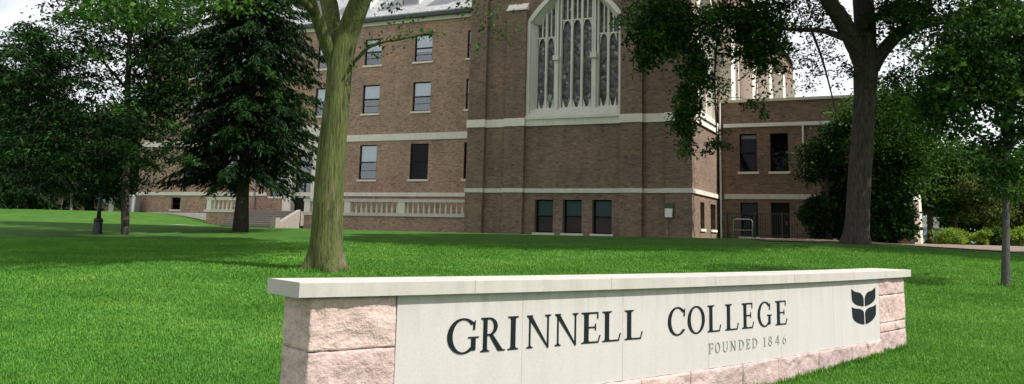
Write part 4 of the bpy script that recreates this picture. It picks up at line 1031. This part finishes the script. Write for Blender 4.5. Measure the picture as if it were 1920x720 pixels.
# greenery beyond the mulch bed
bushy('garden_tree', 'sunlit mid green tree beyond the mulch bed behind the lime bushes', 1790, 452, 58, 6.6, 7.2, 300, 'leaf_mid', .22, dens=60, low=.28, bark_='bark_grey')
bushy('garden_tree', 'olive leaved small tree with open crown between the bushes', 1848, 452, 55, 4.4, 4.8, 200, 'leaf_olive', .18, dens=60, low=.3, bark_='bark_dark')
bushy('garden_tree', 'pale olive tree at the right edge behind the slender trunk', 1935, 452, 60, 6.4, 5.6, 260, 'leaf_olive', .22, dens=60, low=.2, bark_='bark_grey')
bushy('garden_tree', 'darker tall tree behind the pale brick pier', 1745, 450, 66, 6.5, 8.5, 320, 'leaf_dark', .26, dens=60, low=.3)
bushy('far_tree', 'tall tree closing the view behind the mulch bed', 1850, 450, 84, 16, 13, 480, 'leaf_dark', .42, low=-.1, dens=70)
bushy('far_tree', 'far tree crossing the right edge of the view', 2010, 450, 76, 13, 12, 400, 'leaf_mid', .42, low=-.1, dens=60)
for i, (px, w_, h, lab) in enumerate(((1778, 1.9, 1.15, 'wide lime yellow bush at the near end of the mulch bed'), (1806, 1.5, 1.1, 'lime bush second in the row from the pale pier'), (1842, 1.3, 1.05, 'small lime bush between two darker stems'),
                                     (1868, 1.5, 1.2, 'greener rounded bush just left of the slender trunk'), (1908, 1.7, 1.25, 'bright lime bush right of the slender trunk'), (1945, 1.6, 1.2, 'lime bush cut by the right edge'))):
    bushy('lime_bush', lab, px, 455, 50+.6*(i % 2), w_, h, 60, 'leaf_mid' if i == 3 else 'leaf_lime', .10, 'bush', 'low bushes along the mulch bed', low=-.1, dens=46)
# far left background
for i, (px, Yd, w_, h, m, lab) in enumerate(((20, 82, 12, 8, 'leaf_dark', 'dark leafy tree behind the pale path at the left'), (110, 96, 14, 11, 'leaf_dark', 'shadowy tree behind the low pavilion'), (250, 104, 13, 15, 'leaf_mid', 'tree standing behind the far end of the brick wing'), (-90, 78, 14, 14, 'leaf_dark', 'dense tree beyond the left edge of the view'))):
    bushy('background_tree', lab, px, 392, Yd, w_, h, 420, m, .44, low=-.1, group='trees closing the left background', dens=70)
for i, (px, w_, lab) in enumerate(((12, 2.8, 'green shrub at the far left beside the path'), (70, 2.4, 'dark shrub between the white post and the pale sign'), (232, 1.8, 'low shrub by the utility cabinet'))):
    bushy('shrub', lab, px, 396, 70+2*i, w_, 1.7, 60, 'leaf_mid' if i == 0 else 'leaf_dark', .15, 'shrub', low=-.1)
# pale birch-like tree
Yb = 74
tr = pxp(Yb, (134, 404, 3.2), (134, 396, 2.6), (134, 370, 2.4), (133, 350, 2.2)); limbs = [pxp(Yb, (133, 352, 1.6), (129, 325, 1.3), (126, 290, 1), (122, 250, .6)), pxp(Yb, (134, 356, 1.4), (140, 336, 1.2), (147, 310, .9), (152, 270, .5))]
tree('pale_tree', 'small tree with a pale forked trunk at the left background', base_of(tr), tr, limbs, [(blob(135, 270, 45, 30, 40, Yb, 1), 26, .4, .2, .12, .5, .3)], 'leaf_dark', 'bark_pale', trunk_n=8, rough=.04, twigs=.3)

# one more tree stands right of the view and shades the lawn
def off_tree(label, x, y, h, w_, n=300, group='trees just outside the right of the view'):
    z = gzf(x, y); cc = ell((x, y, z+h*.66), (w_/2, w_/2, h*.34), n, .45)
    tree('lawn_tree', label, (x, y, z), [(x, y, z-.2, .42), (x, y, z+1, .33), (x+.2, y, z+h*.4, .28), (x, y, z+h*.8, .1)], [[(x, y, z+h*.35, .2), (x+w_*.25*math.cos(k*1.6), y+w_*.25*math.sin(k*1.6), z+h*.65, .07)] for k in range(4)],
         [(cc, 70, .6, .24, .15, .5, .2)], 'leaf_dark', 'bark_dark', twigs=.15)
off_tree('broad leafy tree just past the right edge, shading the lawn', 26.0, 33.5, 15, 9.5, 520)

# ------------------------------------------------------------------ small things on the grounds
lp = at(182, 440, 40.5); lz = gzf(lp[0], lp[1])
lamp = empty('lamp_post', 'black iron lamp post with a thick square base on the left lawn', 'lamp post', (lp[0], lp[1], lz))
MB().lathe([(.25, -.1), (.25, .06), (.215, .1), (.2, .55), (.23, .6), (.2, .68), (.12, .76)], 8).build('base', M['metal_dark'], lamp)
MB().lathe([(.095, .74), (.085, 1.2), (.07, 4.1), (.075, 4.12), (.075, 4.22), (.05, 4.26)], 10).build('post', M['metal_dark'], lamp, True)
MB().lathe([(.05, 4.26), (.15, 4.32), (.20, 4.72), (.17, 4.8)], 8).build('lantern', M['interior'], lamp)
MB().lathe([(.24, 4.8), (.12, 4.94), (.03, 5.06), (.0, 5.16)], 8).build('lantern_cap', M['metal_dark'], lamp)

# far pavilion on the left: low dark wall of glass between pale posts
pvp = at(205, 394, 92); pz = gzf(pvp[0], pvp[1])
pav = empty('low_pavilion', 'low glazed building with pale posts behind the lamp post', 'building', (pvp[0], pvp[1], pz), R(-12))
m_ = MB(); m_.box(-5, 4.5, .2, 7, -.5, .9); m_.build('wall', M['brick'], pav)
m_ = MB(); m_.box(-5, 4.5, .5, 6.8, .92, 3.2); m_.build('interior', M['interior'], pav)
m_ = MB(); m_.quad((-5, .3, .92), (4.5, .3, .92), (4.5, .3, 3.2), (-5, .3, 3.2)); m_.build('pane', M['glass'], pav)
m_ = MB(); m_.box(-5.5, 5, -.4, 7.4, 3.22, 3.7); m_.build('roof', M['metal_grey'], pav)
for k, x in enumerate((-5, -3.2, -1.4, .15, 2.2, 4.3)):
    m_ = MB(); w_ = .55 if k == 3 else .14; m_.box(x-w_/2, x+w_/2, .0, .18, -.4, 3.2); m_.build('post', M['metal_white'] if k == 3 else M['metal_grey'], pav)
m_ = MB(); m_.box(-5, 4.5, .05, .19, 1.5, 1.6); m_.box(-5, 4.5, .05, .19, .85, .95); m_.build('rail', M['metal_grey'], pav)
# white marker and pale sign at far left
q = at(47, 392, 72); z = gzf(q[0], q[1])
mk = empty('white_marker', 'small white rounded marker on the grass at the far left', 'marker', (q[0], q[1], z))
MB().lathe([(.24, -.05), (.26, .2), (.24, .45), (.17, .62), (.06, .7), (.0, .72)], 10).build('body', M['metal_white'], mk, True)
MB().lathe([(.3, -.06), (.3, .05), (.27, .08)], 10).build('foot', M['metal_grey'], mk)
q = at(107, 396, 73); z = gzf(q[0], q[1])
ps = empty('pale_sign', 'low pale yellowish board on short legs under the dark conifer', 'sign', (q[0], q[1], z))
m_ = MB(); m_.box(-.42, .42, -.05, .05, .5, 1.15); m_.build('board', simple('cream_board', (.45, .42, .27), .7), ps, bevel=.02)
for x in (-.36, .29):
    m_ = MB(); m_.box(x, x+.07, -.035, .035, -.2, .5); m_.build('leg', M['metal_grey'], ps)

# pale pier, pale post and things beyond it on the right
q = at(1714, 457, 46.6); z = gzf(q[0], q[1])
pier = empty('brick_pier', 'tall pale sunlit brick pier at the end of the annex', 'pier', (q[0], q[1], z), R(28))
m_ = MB(); m_.box(-.21, .21, -.21, .21, -.3, 2.35); m_.build('shaft', simple('pale_brick', (.40, .315, .27), .9, .18, 9, bmp=.2), pier)
m_ = MB(); m_.hexa([(-.25, -.25, 2.352), (.25, -.25, 2.352), (.25, .25, 2.352), (-.25, .25, 2.352), (-.16, -.16, 2.58), (.16, -.16, 2.58), (.16, .16, 2.58), (-.16, .16, 2.58)]); m_.build('cap', M['limestone'], pier)
q = at(1726, 454, 52); z = gzf(q[0], q[1])
gp = empty('gate_post', 'thin pale gate post just behind the brick pier', 'post', (q[0], q[1], z), R(20))
m_ = MB(); m_.box(-.1, .1, -.1, .1, -.2, 2.75); m_.build('shaft', M['limestone'], gp)
MB().lathe([(.13, 2.752), (.14, 2.84), (.08, 2.9), (.12, 3.0), (.07, 3.12), (0, 3.16)], 8).build('finial', M['limestone'], gp, True)
# parked dark car, mostly hidden, and a white van behind it
def vehicle(name, label, cat, px, py, Yd, rz, L, W, H, body, van=False):
    q = at(px, py, Yd); z = gzf(q[0], q[1]); root = empty(name, label, cat, (q[0], q[1], z), rz)
    hood = H*.55 if not van else H*.5
    prof = [(-L/2, .3), (-L/2, hood*.9), (-L*.28, hood), (-L*.12, H), (L*.25, H*.98), (L*.42, hood*1.05), (L/2, hood*.95), (L/2, .3)] if not van else [(-L/2, .3), (-L/2, H*.45), (-L*.36, H*.55), (-L*.26, H), (L/2, H), (L/2, .3)]
    m_ = MB(); n = len(prof)
    ins = [0 if z_ < hood*1.1 else .14 for x_, z_ in prof]
    m_.v = [(x, -W/2+i, z_) for (x, z_), i in zip(prof, ins)]+[(x, W/2-i, z_) for (x, z_), i in zip(prof, ins)]
    m_.f = [tuple(range(n)), tuple(reversed(range(n, 2*n)))]+[(k, k+n, (k+1) % n+n, (k+1) % n) for k in range(n)]
    m_.build('body', body, root, bevel=.05)
    g = MB(); zt, zb_ = H*.94, hood*1.08
    for sg in (-1, 1):
        y0, y1 = sg*(W/2-.015), sg*(W/2-.12)
        g.quad((-L*.2, y0, zb_), (L*.3, y0, zb_), (L*.2, y1, zt), (-L*.1, y1, zt))
    g.build('side_window', M['glass_dark'], root)
    for x in (-L*.31, L*.3):
        for sg in (-1, 1):
            t = MB(); t.lathe([(.0, -.1), (.26, -.1), (.32, -.07), (.32, .07), (.26, .1), (0, .1)], 14); o = t.build('wheel', M['tyre'], root, True); o.rotation_euler = (math.pi/2, 0, 0); o.location = (x, sg*(W/2-.08), .32)
            r_ = MB(); r_.lathe([(.0, -.11), (.18, -.11), (.18, .11), (0, .11)], 10); r_.build('rim', M['metal_grey'], o)
    return root
vehicle('parked_car', 'dark blue parked car half hidden behind the pale pier', 'car', 1738, 445, 72, R(20), 4.4, 1.75, 1.4, M['car_paint'])
vehicle('parked_van', 'white parked van beyond the dark car', 'van', 1746, 440, 84, R(60), 4.9, 1.95, 2.5, M['metal_white'], True)

# ------------------------------------------------------------------ grass blades on the near lawn
N = 560000
u_ = rng.random(N); y0, y1 = 7.6, 36.0
Yg = (y0**.55+(y1**.55-y0**.55)*u_)**(1/.55)
Xg = (rng.random(N)*2-1)*(.63*Yg+.4)
# leave out the sign's footprint
dx, dy = Xg-SC[0], Yg-SC[1]; rr = np.hypot(dx, dy); ss = np.arctan2(dx*st_[0]+dy*st_[1], dx*sn_[0]+dy*sn_[1])*RAD
keep = ~((rr < RAD-.03) & (rr > RAD-.56) & (abs(ss) < 5.05))
Xg, Yg = Xg[keep], Yg[keep]
tx, ty, tall = [], [], np.ones(len(Xg))
for (cx_, cy_, r0_, m_) in ((-4.98, 22.8, .50, 1500), (13.19, 22.8, .16, 260)):
    a_ = rng.uniform(0, 6.283, m_); q = r0_+np.abs(rng.normal(0, .10, m_)); tx.append(cx_+q*np.cos(a_)); ty.append(cy_+q*np.sin(a_))
sa = rng.uniform(-5.1, 5.05, 2600); q = RAD-.03+np.abs(rng.normal(0, .03, 2600)); th = sa/RAD
tx.append(SC[0]+q*(np.cos(th)*sn_[0]+np.sin(th)*st_[0])); ty.append(SC[1]+q*(np.cos(th)*sn_[1]+np.sin(th)*st_[1]))
tx, ty = np.concatenate(tx), np.concatenate(ty)
Xg = np.concatenate([Xg, tx]); Yg = np.concatenate([Yg, ty]); tall = np.concatenate([tall, rng.uniform(1.3, 2.6, len(tx))]); n = len(Xg); Zg = gz(Xg, Yg)
nzv = np.array([noise.noise((x*.9, y*.9, 3.3)) for x, y in zip(Xg, Yg)]); nz2 = np.array([noise.noise((x*4.2, y*4.2, 9.1)) for x, y in zip(Xg, Yg)])
far = np.clip((Yg-8)/20, 0, 1)
hgt = (.026+.016*rng.random(n))*(1+.4*nz2)*(1+.5*far)*tall; wid = .0075*(1+1.6*far)*rng.uniform(.7, 1.3, n)
a_ = rng.uniform(0, 6.283, n); lean = rng.uniform(.1, .75, n)
bx, by = np.cos(a_), np.sin(a_)
base = np.stack([Xg, Yg, Zg-.005], 1); sdv = np.stack([-by, bx, np.zeros(n)], 1)*wid[:, None]
tip = base+np.stack([bx*lean*hgt, by*lean*hgt, hgt], 1)
V = np.stack([base-sdv, base+sdv, tip], 1).reshape(-1, 3)
nz3 = np.array([noise.noise((x*.28, y*.28, 5.1)) for x, y in zip(Xg, Yg)])
tone = np.clip(.46+.22*nzv+.16*nz2+.34*nz3+rng.normal(0, .15, n), 0, 1)
weed = rng.random(n) < .004; tone[weed] = 1
gr = np_mesh('grass', V, np.arange(3*n).reshape(-1, 3), M['grass_blade'], None, np.repeat(tone, 3))
tag(gr, 'short mown green grass blades covering the near lawn', 'grass', kind='stuff')
